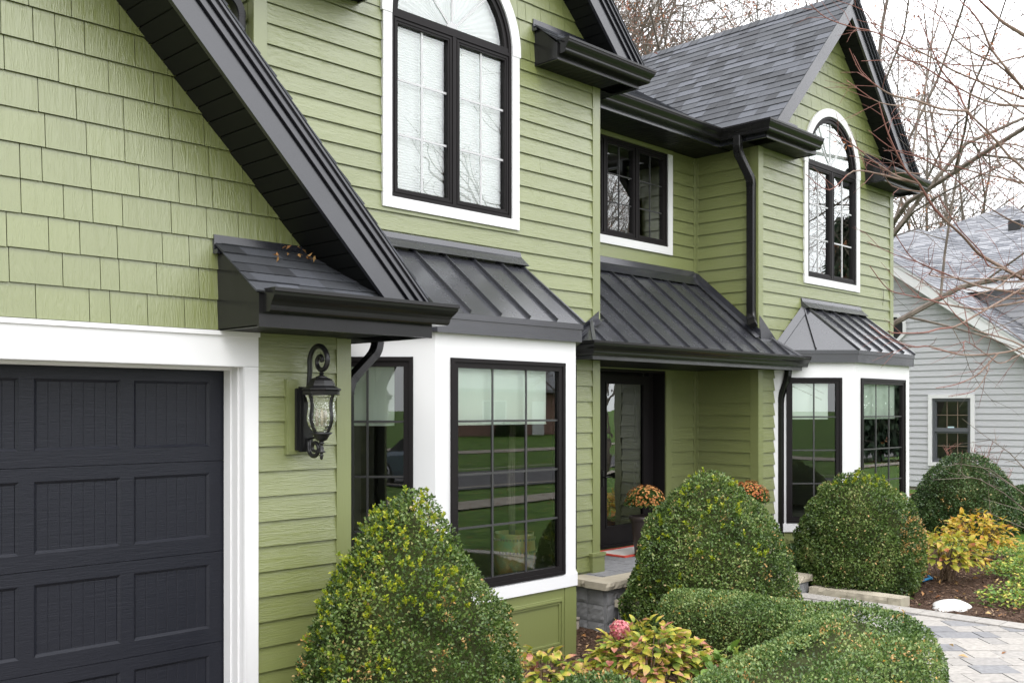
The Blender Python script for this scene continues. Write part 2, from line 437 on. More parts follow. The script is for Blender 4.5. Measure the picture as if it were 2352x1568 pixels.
M['stem'] = mat_bark('shrub_stem', (.09,.06,.035), (.16,.11,.07), 20)
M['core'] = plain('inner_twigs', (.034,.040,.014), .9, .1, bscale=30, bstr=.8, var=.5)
# ------------------------------------------------------------------ ground and roads
def sstep(a, b, x):
    t = min(1, max(0, (x-a)/(b-a))); return t*t*(3-2*t)
def hgt(x, y):
    h = -.20 + .15*sstep(7.5, 9.8, x) + .34*sstep(12.5, 19, x)*sstep(-6, 2, y)
    h -= .12*sstep(-4.5, -7, y)
    if y < -15: h += .028*(-15-y)*sstep(-15, -24, y)
    return h
def strip(name, mat, pts_fn, na, nb, off, thick=0):
    mb = MB(); vs = []
    for i in range(na+1):
        for j in range(nb+1):
            x, y = pts_fn(i/na, j/nb); vs.append((x, y, hgt(x, y)+off))
    fs = [(i*(nb+1)+j, (i+1)*(nb+1)+j, (i+1)*(nb+1)+j+1, i*(nb+1)+j+1) for i in range(na) for j in range(nb)]
    mb.mesh(vs, fs); return mb.build(name, mat, smooth=True)
def mat_grass():
    m, nt, out = new_mat('lawn'); b = principled(nt, out, (.05,.1,.02), .9, .2)
    mp = coords(nt); n = noise(nt, mp, 2.6, 10, .3, .68); r = ramp(nt, [(.32,(.022,.050,.006)), (.48,(.058,.125,.016)), (.58,(.10,.17,.028)), (.72,(.16,.18,.05))])
    nt.links.new(n.outputs['Fac'], r.inputs[0])
    n2 = noise(nt, mp, 9, 3); r2 = ramp(nt, [(.66,(0,0,0)), (.70,(1,1,1))]); nt.links.new(n2.outputs['Fac'], r2.inputs[0])
    mx = node(nt, 'ShaderNodeMix', data_type='RGBA'); nt.links.new(r2.outputs[0], mx.inputs[0]); nt.links.new(r.outputs[0], mx.inputs[6]); mx.inputs[7].default_value = (.24,.13,.05,1)
    nt.links.new(mx.outputs[2], b.inputs['Base Color'])
    n3 = noise(nt, mp, 40, 3); bump(nt, b, n3.outputs['Fac'], .8, .05); return m
def mat_mulch():
    m, nt, out = new_mat('mulch'); b = principled(nt, out, (.05,.03,.02), .95, .2)
    mp = coords(nt, (1,1,1)); n = noise(nt, mp, 45, 6, .8, .7); r = ramp(nt, [(.3,(.032,.019,.012)), (.55,(.095,.055,.036)), (.8,(.19,.115,.075))])
    nt.links.new(n.outputs['Fac'], r.inputs[0]); nt.links.new(r.outputs[0], b.inputs['Base Color']); bump(nt, b, n.outputs['Fac'], 1.0, .04); return m
M['grass'] = mat_grass(); M['mulch'] = mat_mulch()

xs = sorted(set([-400,-200,-120,-70] + [v for v in np.arange(-45, 75.1, 1.5)] + [100,150,250,400]))
ys = sorted(set([-400,-250,-150,-100,-70] + [v for v in np.arange(-50, 20.1, 1.5)] + [35,60,120,250,400]))
mb = MB(); vs = [(x, y, hgt(x, max(y, -60))) for x in xs for y in ys]; nb = len(ys)
mb.mesh(vs, [(i*nb+j, (i+1)*nb+j, (i+1)*nb+j+1, i*nb+j+1) for i in range(len(xs)-1) for j in range(nb-1)])
tag(mb.build('lawn', M['grass'], smooth=True), kind='structure')
tag(strip('road', M['asphalt'], lambda a, b: (-90+a*220, -13.2+b*5.4), 110, 4, .02), kind='structure')
tag(strip('pavement', M['concrete'], lambda a, b: (-90+a*220, -4.3+b*1.25), 110, 1, .03), kind='structure')
tag(strip('far_pavement', M['concrete'], lambda a, b: (-90+a*220, -22.2+b*1.3), 110, 1, .03), kind='structure')
for y0, y1, nm in ((-7.78, -7.58, 'kerb'), (-13.4, -13.2, 'kerb')):
    tag(strip(nm, M['concrete'], lambda a, b: (-90+a*220, y0+b*(y1-y0)), 110, 1, .09), kind='structure')
mb = MB(); mb.box(-2.6, 3.35, -7.5, 5.30, -.3, -.006)
tag(mb.build('driveway', M['concrete']), kind='structure')
# mulch beds
def bed(name, x0, x1, y0, y1, zf):
    nx, ny = int((x1-x0)/.07), int((y1-y0)/.07); mb = MB(); vs = []
    for i in range(nx+1):
        for j in range(ny+1):
            x = x0+(x1-x0)*i/nx; y = y0+(y1-y0)*j/ny
            vs.append((x, y, zf(x, y) + rng.uniform(-.016, .016)))
    mb.mesh(vs, [(i*(ny+1)+j, (i+1)*(ny+1)+j, (i+1)*(ny+1)+j+1, i*(ny+1)+j+1) for i in range(nx) for j in range(ny)])
    return tag(mb.build(name, M['mulch']), kind='structure')
def z_left(x, y): return -.16 + .06*sstep(6, 7, x)
def z_right(x, y): return -.03 + .02*math.sin(x*1.3+y) + .05*sstep(10, 12, x)
bed('mulch_bed', 3.38, 6.98, 1.6, 6.2, z_left)
bed('mulch_bed', 9.72, 13.9, 2.6, 6.2, z_right)

# paved walk: rectangular pavers laid diagonally
def mat_paver():
    m, nt, out = new_mat('pavers'); b = principled(nt, out, (.4,.38,.36), .85, .3)
    r = rnd_col(nt, b, [(0,(.175,.175,.182)), (.28,(.20,.20,.206)), (.36,(.275,.26,.242)), (.75,(.325,.305,.28)), (1,(.26,.248,.236))])
    mp = coords(nt); n = noise(nt, mp, 25, 5); rr = ramp(nt, [(.3,(.8,.8,.8)), (.7,(1.12,1.12,1.12))]); nt.links.new(n.outputs['Fac'], rr.inputs[0])
    mx = node(nt, 'ShaderNodeMix', data_type='RGBA', blend_type='MULTIPLY'); mx.inputs[0].default_value = 1
    nt.links.new(r.outputs[0], mx.inputs[6]); nt.links.new(rr.outputs[0], mx.inputs[7]); nt.links.new(mx.outputs[2], b.inputs['Base Color']); bump(nt, b, n.outputs['Fac'], .4, .004); return m
M['paver'] = mat_paver()
PC, RI, RO = (6.0, 2.4), .98, 3.24                       # straight from the porch, then curving round to the driveway
cells = [[(6.98, 2.4), (9.24, 2.4), (9.24, 5.1), (6.98, 5.1)], [(3.36, PC[1]-RO), (6.0, PC[1]-RO), (6.0, PC[1]-RI), (3.36, PC[1]-RI)]]
for i in range(8):
    q = [-math.pi/2*j/8 for j in (i+1, i)]
    cells.append([(PC[0]+RI*math.cos(q[0]), PC[1]+RI*math.sin(q[0])), (PC[0]+RO*math.cos(q[0]), PC[1]+RO*math.sin(q[0])), (PC[0]+RO*math.cos(q[1]), PC[1]+RO*math.sin(q[1])), (PC[0]+RI*math.cos(q[1]), PC[1]+RI*math.sin(q[1]))])
mb = MB(); s2 = math.sqrt(.5)
PF = frame((8, 2, 0), (1, -1, 0), (1, 1, 0), (0, 0, 1))
POLS = [[((x-8)*s2-(y-2)*s2, (x-8)*s2+(y-2)*s2) for x, y in c] for c in cells]
b_ = -7.0
while b_ < 5:
    hrow = rng.choice((.15, .225, .225)); a = -7 + rng.random()*.3
    while a < 7:
        w = rng.choice((.225, .30, .34, .15)); dz = rng.uniform(-.002, .002); r = rng.random()
        for pol in POLS:
            p = clip_conv(rect(a, a+w-.008, b_, b_+hrow-.008), pol)
            if p: slab(mb, PF, p, lambda aa, bb: dz, r, back=-.06)
        a += w
    b_ += hrow
FF_ = frame((0,0,0), (1,0,0), (0,1,0), (0,0,1)); y = 2.4
while y < 5.05:                                         # soldier course along the bed
    d = rng.choice((.21, .24, .27)); slab(mb, FF_, rect(9.247, 9.48, y, min(y+d-.007, 5.1)), lambda aa, bb: .012, .45+.45*rng.random(), back=-.06); y += d
n_ = 22
for i in range(n_):
    q0, q1 = -math.pi/2*i/n_, -math.pi/2*(i+1)/n_+.002
    slab(mb, FF_, [(PC[0]+r_*math.cos(q), PC[1]+r_*math.sin(q)) for r_, q in ((RO+.007, q1), (RO+.24, q1), (RO+.24, q0), (RO+.007, q0))], lambda aa, bb: .012, .45+.45*rng.random(), back=-.06)
for c in cells: mb.poly([(x, y, -.012) for x, y in c], .15)
tag(mb.build('path', M['paver']), kind='structure')

# ------------------------------------------------------------------ the green house
HO = (7.5, 6.2, 0)
house = empty('green_house', HO, 'olive green house with black gables, metal roofs and white trimmed windows', 'house', absolute=True)
YG, YT, YR = 5.20, 6.22, 7.10                      # wall planes: garage, the two gabled wings, the recess between
XT0, XT1, XW0, XW1 = 3.74, 7.498, 10.45, 14.11
XTC, XWC = 5.62, 12.28
SOF = 5.0
FG = frame((0, YG, 0), (1,0,0), (0,0,1), (0,-1,0)); FT = frame((0, YT, 0), (1,0,0), (0,0,1), (0,-1,0)); FR = frame((0, YR, 0), (1,0,0), (0,0,1), (0,-1,0))
FGS = frame((3.79, 0, 0), (0,1,0), (0,0,1), (1,0,0))         # garage side
FTS = frame((XT1, 0, 0), (0,1,0), (0,0,1), (1,0,0)); FTL = frame((XT0, 0, 0), (0,-1,0), (0,0,1), (-1,0,0))
FWL = frame((XW0, 0, 0), (0,-1,0), (0,0,1), (-1,0,0)); FWR = frame((XW1, 0, 0), (0,1,0), (0,0,1), (1,0,0))
def rake_z(xc, apex, sl): return lambda x: apex - abs(x-xc)*sl
zsG = lambda x: 2.882 + 1.027*(3.445 - (.57+abs(x-.57)))
zsT = rake_z(XTC, 7.09, 1.0); zsW = rake_z(XWC, 6.965, 1.03)
BAY_H = lambda xc: rect(xc-1.40, xc+1.40, .45, 2.40)
XB1, XB2 = 5.59, 12.28
AR, AB0, ABS = .675, 3.576, 5.035                  # arched window: radius, sill, springline
ah = lambda xc: arch(xc, AR, AB0, ABS, gap=.02)
# siding
mb = MB(); wall_back(mb, FG, [(3.0,-.3),(3.79,-.3),(3.79,2.6),(3.0,2.6)], [rect(-1.9,3.05,-.4,2.16)])
wall_back(mb, FG, [(-2.6,2.155),(3.79,2.155),(3.79,zsG(3.79)+.1),(.57,zsG(.57)+.1),(-2.6,zsG(-2.6)+.1)], [], -.016)
shake_siding(mb, FG, [(-2.6,2.2),(3.79,2.2),(3.79,zsG(3.79)+.03),(.57,zsG(.57)+.03),(-2.6,zsG(-2.6)+.03)], [], 2.352, 6.0, 2.352)
mb.build('shingle_wall', M['shake'], house)
mb = MB(); lap_siding(mb, FG, rect(3.14,3.70,-.3,2.40), [], -.25, 2.40); lap_siding(mb, FGS, rect(YG+.1,YT+1.5,-.3,2.5), [], -.25, 2.5)
wall_back(mb, FGS, rect(YG,YT+1.5,-.3,2.5), [])
mb.build('garage_wall', M['lap'], house)
for nm, xc, x0, x1, zs, xb in (('wing_wall', XTC, XT0, XT1, zsT, XB1), ('wing_wall', XWC, XW0, XW1, zsW, XB2)):
    outer = [(x0,-.3),(x1,-.3),(x1,zs(x1)+.03),(xc,zs(xc)+.03),(x0,zs(x0)+.03)]
    holes = [ah(xc), BAY_H(xb)]
    mb = MB(); wall_back(mb, FT, outer, holes)
    lap_siding(mb, FT, [(x0+.09,-.3),(x1-.09,-.3),(x1-.09,9),(x0+.09,9)], holes, -.2, SOF+.03)
    mb.build(nm, M['lap'], house)
    mb = MB(); o2 = [(x0,4.9),(x1,4.9),(x1,zs(x1)+.02),(xc,zs(xc)+.02),(x0,zs(x0)+.02)]
    shake_siding(mb, FT, o2, [ah(xc)], SOF+.034, 7.3, SOF+.034)
    mb.build('shingle_gable', M['shake'], house)
UPW = (8.07, 9.85, 3.84, 4.95)                     # recess window
DOOR = (8.45, 9.82, .335, 2.36)
mb = MB(); wall_back(mb, FR, rect(XT1,XW0,-.3,5.1), [rect(UPW[0]+.02,UPW[1]-.02,UPW[2]+.02,UPW[3]-.02), rect(*DOOR)])
lap_siding(mb, FR, rect(XT1,XW0-.05,-.3,5.06), [rect(UPW[0],UPW[1],UPW[2],UPW[3]+.2), rect(DOOR[0]-.1,DOOR[1]+.11,-.3,DOOR[3]+.11)], -.2, 5.06)
mb.build('entry_wall', M['lap'], house)
FM = frame((0, 7.4, 0), (1,0,0), (0,0,1), (0,-1,0))
for F_, whole, bd, z0_, z1_ in ((FWL, (-YR,-YT,-.3,5.1), (-YR+.05,-YT-.09,-.3,5.06), -.2, 5.06), (FTS, (YT,YR,-.3,5.1), (YT+.09,YR,-.3,5.06), -.2, 5.06), (FWR, (YT,14,-.3,5.1), (YT+.09,14,-.3,5.06), -.2, 5.06),
                                (FTL, (-12,-YT,2,5.1), (-12,-YT-.09,2,5.06), 2, 5.06), (FM, (-2.6,XT0,2,5.4), (-2.6,XT0,2,5.4), 2, 5.4)):
    mb = MB(); wall_back(mb, F_, rect(*whole), []); lap_siding(mb, F_, rect(*bd), [], z0_, z1_); mb.build('return_wall', M['lap'], house)
# corner boards and flat trim
def board(*boxes):
    for b in boxes:
        m_ = MB(); m_.fbox(*b); m_.build('corner_board', M['greentrim'], house)
board((FG, 3.70, 3.79+.018, -.25, 2.345, -.002, .02), (FGS, YG+.001, YG+.09, -.25, 2.34, -.002, .017))
board((FT, XT0-.016, XT0+.09, 2.0, SOF+.03, -.002, .02), (FT, XT1-.09, XT1+.018, .52, SOF+.03, -.002, .02), (FTS, YT+.001, YT+.09, .5, SOF+.03, -.002, .017))
board((FT, XW0-.018, XW0+.09, -.2, SOF+.03, -.002, .02), (FWL, -YT-.09, -YT-.001, .34, SOF+.03, -.002, .017), (FT, XW1-.09, XW1+.018, -.2, SOF+.03, -.002, .02))
board((FR, XW0-.05, XW0+.02, .34, SOF, -.002, .022), (FWL, -YR+.022, -YR+.055, .34, SOF, -.002, .02))
board((FR, DOOR[1], DOOR[1]+.11, .34, DOOR[3]+.11, -.002, .02), (FR, DOOR[0]-.1, DOOR[1], DOOR[3], DOOR[3]+.11, -.002, .02))
mb = MB(); mb.fbox(FT, XT1-.13, XT1+.05, .28, .49, -.002, .05); mb.fbox(FT, XT1-.14, XT1+.06, .49, .52, -.002, .06); mb.fbox(FTS, YT-.01, YT+.14, .28, .49, .051, .056)
mb.build('post_base', M['greentrim'], house)

# garage opening: white trim, jambs, sectional door
GX0, GX1, GH = -1.87, 3.05, 2.15
mb = MB()
mb.fbox(FG, GX0-.1, 3.141, GH, 2.322, -.002, .022); mb.fbox(FG, GX0-.1, 3.146, 2.3225, 2.348, -.002, .034)
mb.fbox(FG, GX1, 3.141, -.05, GH-.002, -.002, .022); mb.fbox(FG, GX0-.1, GX0, -.05, GH-.002, -.002, .022)
mb.fbox(FG, GX1-.004, GX1-.0005, -.05, GH, -.20, .02); mb.fbox(FG, GX0, GX1-.004, GH-.004, GH-.0005, -.20, .02)
mb.fbox(FG, GX0, GX0+.004, -.05, GH, -.20, .02)
mb.fbox(FG, GX1-.026, GX1-.0045, -.05, GH-.0045, -.168, -.095); mb.fbox(FG, GX1-.016, GX1-.0045, -.05, GH-.0045, -.094, -.03)
mb.fbox(FG, GX0, GX1-.027, GH-.022, GH-.0045, -.168, -.095)
mb.fbox(FG, GX1-.0005, GX1+.008, -.05, GH-.0025, .022, .027)
mb.build('garage_trim', M['white'], house)
FD = frame((0, 5.38, 0), (1,0,0), (0,0,1), (0,-1,0))
gd = MB(); gd.fbox(FD, GX0, GX1-.002, -.03, GH, -.08, -.045); gdo = gd.build('garage_door', M['garage'], house)
for i in range(4):
    mb = MB(); z0, z1 = i*.533+.0015, (i+1)*.533-.0015; x1 = 3.046; x0 = -1.87
    ps = [(2.938-.456-k*.531, 2.938-k*.531) for k in range(9)]; pz0, pz1 = z0+.085, z0+.460
    # rails and stiles
    mb.fbox(FD, x0, x1, z0, pz0, -.044, 0); mb.fbox(FD, x0, x1, pz1, z1, -.044, 0)
    ed = [x1] + [v for a, b in ps for v in (b, a)] + [x0]
    for k in range(0, len(ed), 2): mb.fbox(FD, ed[k+1], ed[k], pz0, pz1, -.044, 0)
    for a, b in ps:
        bv = .015; c = -.0115
        O = [(a,pz0),(b,pz0),(b,pz1),(a,pz1)]; I = [(a+bv,pz0+bv),(b-bv,pz0+bv),(b-bv,pz1-bv),(a+bv,pz1-bv)]
        for k in range(4):                                # sloped moulding
            mb.poly([FD(*O[k],.001), FD(*O[(k+1)%4],.001), FD(*I[(k+1)%4],c), FD(*I[k],c)])
        nn = 7; w = (b-a-2*bv)/nn
        for k in range(nn):                               # beaded planks
            u0, u1 = a+bv+k*w, a+bv+(k+1)*w; g = .0035
            mb.poly([FD(u0+g,pz0+bv,c),FD(u1-g,pz0+bv,c),FD(u1-g,pz1-bv,c),FD(u0+g,pz1-bv,c)])
            for s0, s1, c0, c1 in ((u0, u0+g, c-.0025, c), (u1-g, u1, c, c-.0025)):
                mb.poly([FD(s0,pz0+bv,c0),FD(s1,pz0+bv,c1),FD(s1,pz1-bv,c1),FD(s0,pz1-bv,c0)])
    mb.build('door_section', M['garage'], gdo)

# ------------------------------------------------------------------ windows
def grille_grid(mb, F, a0, a1, b0, b1, cols, rows, c0=-.0195, c1=-.012, w=.018):
    for i in range(1, cols): a = a0+(a1-a0)*i/cols; mb.fbox(F, a-w/2, a+w/2, b0, b1, c0, c1)
    for j in range(1, rows): b = b0+(b1-b0)*j/rows; mb.fbox(F, a0, a1, b-w/2, b+w/2, c0+.001, c1-.001)
def pleated(mb, F, a0, a1, b0, b1, c, p=.022):
    n = max(2, int((b1-b0)/p)); 
    for i in range(n):
        z0 = b0+(b1-b0)*i/n; z1 = b0+(b1-b0)*(i+1)/n; zm = (z0+z1)/2
        mb.poly([F(a0,z0,c),F(a1,z0,c),F(a1,zm,c+.007),F(a0,zm,c+.007)]); mb.poly([F(a0,zm,c+.007),F(a1,zm,c+.007),F(a1,z1,c),F(a0,z1,c)])
def sash(fr, gm, gl, F, a0, a1, b0, b1, cols, rows, sw=.045, gw=.018):
    fr.ring(F, a0, a1, b0, b1, sw, -.06, .008); fr.ring(F, a0+.012, a1-.012, b0+.012, b1-.012, .016, .0082, .014)
    gl.poly([F(a0+sw,b0+sw,-.02),F(a1-sw,b0+sw,-.02),F(a1-sw,b1-sw,-.02),F(a0+sw,b1-sw,-.02)])
    grille_grid(gm, F, a0+sw, a1-sw, b0+sw, b1-sw, cols, rows, w=gw)

def arched_window(xc, blind, label=None):
    F = FT; r = AR; tr = MB(); TW = .088
    tr.fbox(F, xc-r-TW, xc+r+TW, AB0-TW, AB0, .0, .032)
    tr.fbox(F, xc-r-TW, xc-r, AB0, ABS-.02, 0, .032); tr.fbox(F, xc+r, xc+r+TW, AB0, ABS-.02, 0, .032)
    N = 36; ro = r+TW+.014
    def arcring(mb, r0, r1, c0, c1, zc=ABS, n=N, start=-.02):
        P = []
        for i in range(n+1):
            an = math.pi*i/n
            for rr in (r0, r1):
                for c in (c0, c1): P.append(F(xc+rr*math.cos(an), zc+rr*math.sin(an), c))
        fs = []
        for i in range(n):
            q = i*4; w = q+4
            fs += [(q+1, q+3, w+3, w+1), (q, w, w+2, q+2), (q+2, w+2, w+3, q+3), (q, q+1, w+1, w)]
        fs += [(0,2,3,1), (n*4, n*4+1, n*4+3, n*4+2)]
        mb.mesh(P, fs)
    arcring(tr, r, ro, 0, .036)
    tr.fbox(F, xc-ro, xc-r, ABS-.02, ABS-.0005, 0, .036); tr.fbox(F, xc+r, xc+ro, ABS-.02, ABS-.0005, 0, .036)
    fr = MB(); gm = MB(); gl = MB()
    # lower pair of casements
    fr.ring(F, xc-r, xc+r, AB0, ABS, .03, -.07, .018)
    fr.fbox(F, xc-.02, xc+.02, AB0+.03, ABS-.03, -.07, .016)
    for a0, a1 in ((xc-r+.03, xc-.02), (xc+.02, xc+r-.03)): sash(fr, gm, gl, F, a0, a1, AB0+.03, ABS-.03, 2, 3)
    # half round light over them
    arcring(fr, r-.035, r-.0005, -.07, .02); fr.fbox(F, xc-r+.036, xc+r-.036, ABS+.001, ABS+.036, -.07, .015)
    arcring(fr, r-.075, r-.0355, -.06, .006, n=28)
    ri = r-.075; gz = ABS+.036
    gl.poly([F(xc+ri*math.cos(math.pi*i/24), max(gz, ABS+ri*math.sin(math.pi*i/24)), -.02) for i in range(25)])
    for an in (45, 90, 135):
        d = V((math.cos(math.radians(an)), math.sin(math.radians(an)))); n2 = V((-d.y, d.x))*.009
        q = [(xc+d.x*.06+n2.x, gz+d.y*.06+n2.y), (xc+d.x*.06-n2.x, gz+d.y*.06-n2.y), (xc+d.x*(ri-.02)-n2.x, gz-.03+d.y*(ri-.0)-n2.y), (xc+d.x*(ri-.02)+n2.x, gz-.03+d.y*ri+n2.y)]
        gm.prism(F, q, -.0195, -.012)
    gm.prism(F, [(xc+.065*math.cos(math.pi*i/8), gz+.065*math.sin(math.pi*i/8)) for i in range(9)], -.0197, -.0115)
    w = fr.build('arched_window', M['frame'], house)
    if label: w['label'] = label

    tr.build('trim', M['white'], w); gl.build('pane', M['glassup' if blind == 'full' else 'glasswing'], w); gm.build('grille', M['grille'], w)
    bl = MB()
    if blind:
        if blind == 'full':
            for a0, a1 in ((xc-r+.06, xc-.03), (xc+.03, xc+r-.06)): pleated(bl, F, a0, a1, AB0+.05, ABS-.05, -.075)
        n = 30                                             # fan shade
        for i in range(n):
            a1_, a2 = math.pi*i/n, math.pi*(i+1)/n; am = (a1_+a2)/2; rr = r-.05
            C = F(xc, gz, -.083); P1 = F(xc+rr*math.cos(a1_), gz+rr*math.sin(a1_), -.088); P2 = F(xc+rr*math.cos(am), gz+rr*math.sin(am), -.076); P3 = F(xc+rr*math.cos(a2), gz+rr*math.sin(a2), -.088)
            bl.poly([C,P1,P2]); bl.poly([C,P2,P3])
        bl.build('pleated_blind', M['blind'], w)
    return w
arched_window(XTC, 'full')
arched_window(XWC, 'fan')

# triple casement over the porch
F = FR; fr, gm, gl, tr = MB(), MB(), MB(), MB()
a0, a1, b0, b1 = UPW
fr.ring(F, a0, a1, b0, b1, .035, -.08, .018)
pw = (a1-a0-.07-.08)/3
for k in range(3):
    s0 = a0+.035+k*(pw+.04); sash(fr, gm, gl, F, s0, s0+pw, b0+.035, b1-.035, 2, 3, .042, .012)
    if k: fr.fbox(F, s0-.04, s0, b0+.035, b1-.035, -.08, .02)
w = fr.build('triple_window', M['frame'], house)
tr.fbox(F, a0-.09, a1+.09, b0-.09, b0, 0, .03); tr.fbox(F, a0-.09, a0, b0, b1, 0, .03); tr.fbox(F, a1, a1+.09, b0, b1, 0, .03)
tr.build('trim', M['white'], w); gl.build('pane', M['glasswing'], w); gm.build('grille', M['grilledark'], w)
mb = MB(); mb.fbox(F, a0-.09, a1+.1, b1, b1+.05, 0, .034); mb.build('window_head', M['greentrim'], house)

# ------------------------------------------------------------------ bays
def bay(xc, right_label=None):
    B_, T_ = .43, 2.47                                 # white body
    hw, pr = .78, .70
    Lw, Lc, Rc, Rw = V((xc-hw-pr, YT)), V((xc-hw, YT-pr)), V((xc+hw, YT-pr)), V((xc+hw+pr, YT))
    sides = [(Lw, Lc, 2), (Lc, Rc, 3), (Rc, Rw, 2)]
    body = MB(); sill = MB(); pan = MB(); frs = []; W0, W1 = .537, 2.283
    bo = None; subs = []
    for p, q, cols in sides:
        L = (q-p).length; F = frame((p.x, p.y, 0), (q.x-p.x, q.y-p.y, 0)); 
        m0 = .16 if cols == 2 else .147
        # white casing round the opening
        body.fbox(F, 0, L, W1, T_, -.03, 0); body.fbox(F, 0, m0, B_, W1, -.03, 0); body.fbox(F, L-m0, L, B_, W1, -.03, 0); body.fbox(F, m0, L-m0, B_, W0, -.03, 0)
        sill.fbox(F, -.006, L+.006, B_-.002, B_+.098, .0, .016)
        # base: framed green panel
        pan.fbox(F, 0, L, -.16, B_-.003, -.03, -.004)
        pan.fbox(F, 0, .14, -.16, B_-.004, -.004, .004); pan.fbox(F, L-.14, L, -.16, B_-.004, -.004, .004)
        for k, (ww, cc) in enumerate(((.0, .012), (.012, .020), (.03, .010))):
            pan.ring(F, .17+ww, L-.17-ww, -.065+ww, .345-ww, .013 if k < 2 else .016, -.004, cc)
        fr, gm, gl, sh = MB(), MB(), MB(), MB()
        a0, a1 = m0, L-m0
        fr.ring(F, a0, a1, W0, W1, .03, -.07, .020); fr.ring(F, a0+.0305, a1-.0305, W0+.0305, W1-.0305, .04, -.065, .010)
        g0, g1, h0, h1 = a0+.0705, a1-.0705, W0+.0705, W1-.0705
        gl.poly([F(g0,h0,-.015),F(g1,h0,-.015),F(g1,h1,-.015),F(g0,h1,-.015)])
        grille_grid(gm, F, g0, g1, h0, h1, cols, 4, -.0145, -.006, .016)
        zb = h1-(h1-h0)*.262
        sh.fbox(F, g0-.02, g1-.075, zb, h1+.01, -.075, -.072); sh.fbox(F, g0-.02, g1-.075, zb-.012, zb, -.08, -.067)
        subs.append((fr, gm, gl, sh))
    b = body.build('bay_window', M['white'], house)
    sill.build('sill', M['white'], b); pan.build('base_panel', M['greentrim'], b)
    for fr, gm, gl, sh in subs:
        fr.build('frame', M['frame'], b); gl.build('pane', M['glass'], b); gm.build('grille', M['grilledark'], b); sh.build('roller_shade', M['shade'], b)
    # fascia band
    fa = MB(); e = .05
    Po = [(Lw.x-e*1.2, Lw.y), (Lc.x-e*.42, Lc.y-e), (Rc.x+e*.42, Rc.y-e), (Rw.x+e*1.2, Rw.y)]
    for i in range(3):
        p, q = V(Po[i]), V(Po[i+1]); F = frame((p.x, p.y, 0), (q.x-p.x, q.y-p.y, 0)); L = (q-p).length
        fa.fbox(F, -.002*i, L+.002*i, 2.462, 2.565, -.02, 0); fa.fbox(F, -.004, L+.004, 2.566, 2.612, -.02, .012)
    fa.poly([(*p, 2.464) for p in Po]); fa.build('fascia', M['black'], b)
    # hipped standing seam roof
    rf = MB(); zt, ze = 3.22, 2.612; ov = .014
    E = [V((Lw.x-.075, YT, ze)), V((Lc.x-.026, Lc.y-.064, ze)), V((Rc.x+.026, Rc.y-.064, ze)), V((Rw.x+.075, YT, ze))]
    TL, TR = V((xc-hw+.02, YT, zt)), V((xc+hw-.02, YT, zt))
    rf.poly([E[0], E[1], TL]); rf.poly([E[1], E[2], TR, TL]); rf.poly([E[2], E[3], TR]); rf.poly([E[3], E[2], E[1], E[0]])
    def seam(p, q, nrm, h=.026, w=.0065):
        p, q = V(p), V(q); d = (q-p).normalized(); sd_ = d.cross(nrm).normalized()
        P = [p+sd_*w-nrm*.002, p-sd_*w-nrm*.002, q-sd_*w-nrm*.002, q+sd_*w-nrm*.002, p+sd_*w*.8+nrm*h, p-sd_*w*.8+nrm*h, q-sd_*w*.8+nrm*h, q+sd_*w*.8+nrm*h]
        rf.mesh(P, [(3,2,1,0),(4,5,6,7),(0,1,5,4),(2,3,7,6),(1,2,6,5),(3,0,4,7)])
    nf = (E[2]-E[1]).cross(TL-E[1]).normalized()
    for k in range(1, 5):
        x = E[1].x + (E[2].x-E[1].x)*k/5; t0 = V((x, E[1].y, ze)); t1 = V((x, YT, zt))
        a_ = t0+(t1-t0)*.015; b2 = t0+(t1-t0)*.93
        if TL.x+.02 < x < TR.x-.02: seam(a_, b2, nf)
    for A, B2, T, sg in ((E[0], E[1], TL, 1), (E[2], E[3], TR, 1)):
        nn = (B2-A).cross(T-A).normalized(); mid = (A+B2)/2
        up = (T-A); dd = (B2-A).normalized(); vv = (up - dd*up.dot(dd)).normalized()
        half = A + dd*up.dot(dd)
        mid = A + (B2-A)*(.52 if A is E[0] else .48)
        frac = ((mid-A).length/(half-A).length) if (mid-A).length < (half-A).length else ((B2-mid).length/max(.001, (B2-half).length))
        seam(mid+vv*.01, mid + vv*(up-dd*up.dot(dd)).length*frac*.93, nn)
        # hip caps
    for p, q in ((E[1], TL), (E[2], TR)):
        n_ = V((0, -1, 1)).normalized(); seam(p+n_*.002, q, n_, .02, .014)
    for p, q, n_ in ((E[0], TL, V((-.7,-.7,.8)).normalized()), (E[3], TR, V((.7,-.7,.8)).normalized())):
        o_ = V((0, -.014, 0)); dirn = (q-p).normalized(); side = n_.cross(dirn).normalized()
        wv = .10 if side.y < 0 else -.10
        rf.mesh([p+o_+n_*.012, q+o_+n_*.012, q+o_+side*wv*.9+n_*.01, p+o_+side*wv*.9+n_*.01], [(0,1,2,3)])
    # flashing along the wall
    F = FT; d = (V((0, E[1].y-YT, ze-zt))).normalized()
    P0 = V((TL.x-.06, YT-.018, zt+.075)); P1 = V((TR.x+.06, YT-.018, zt+.075))
    A0 = V((TL.x-.06, YT-.03, zt+.03)); A1 = V((TR.x+.06, YT-.03, zt+.03))
    B0 = A0 + V((-.0, -.10, -.085)) ; B1 = A1 + V((.0, -.10, -.085))
    rf.mesh([P0, P1, A1, A0, B1, B0], [(3,2,1,0), (5,4,2,3)]); rf.mesh([P0, A0, B0, V((P0.x, YT, zt-.06)), V((P0.x, YT, zt+.07))], [(0,1,2,3,4)]); rf.mesh([P1, A1, B1, V((P1.x, YT, zt-.06)), V((P1.x, YT, zt+.07))], [(4,3,2,1,0)])
    rf.build('metal_roof', M['metalroof'], b)
    # inside: a seat height floor, ceiling and the room behind
    rm = MB(); z0, z1 = .447, 2.43
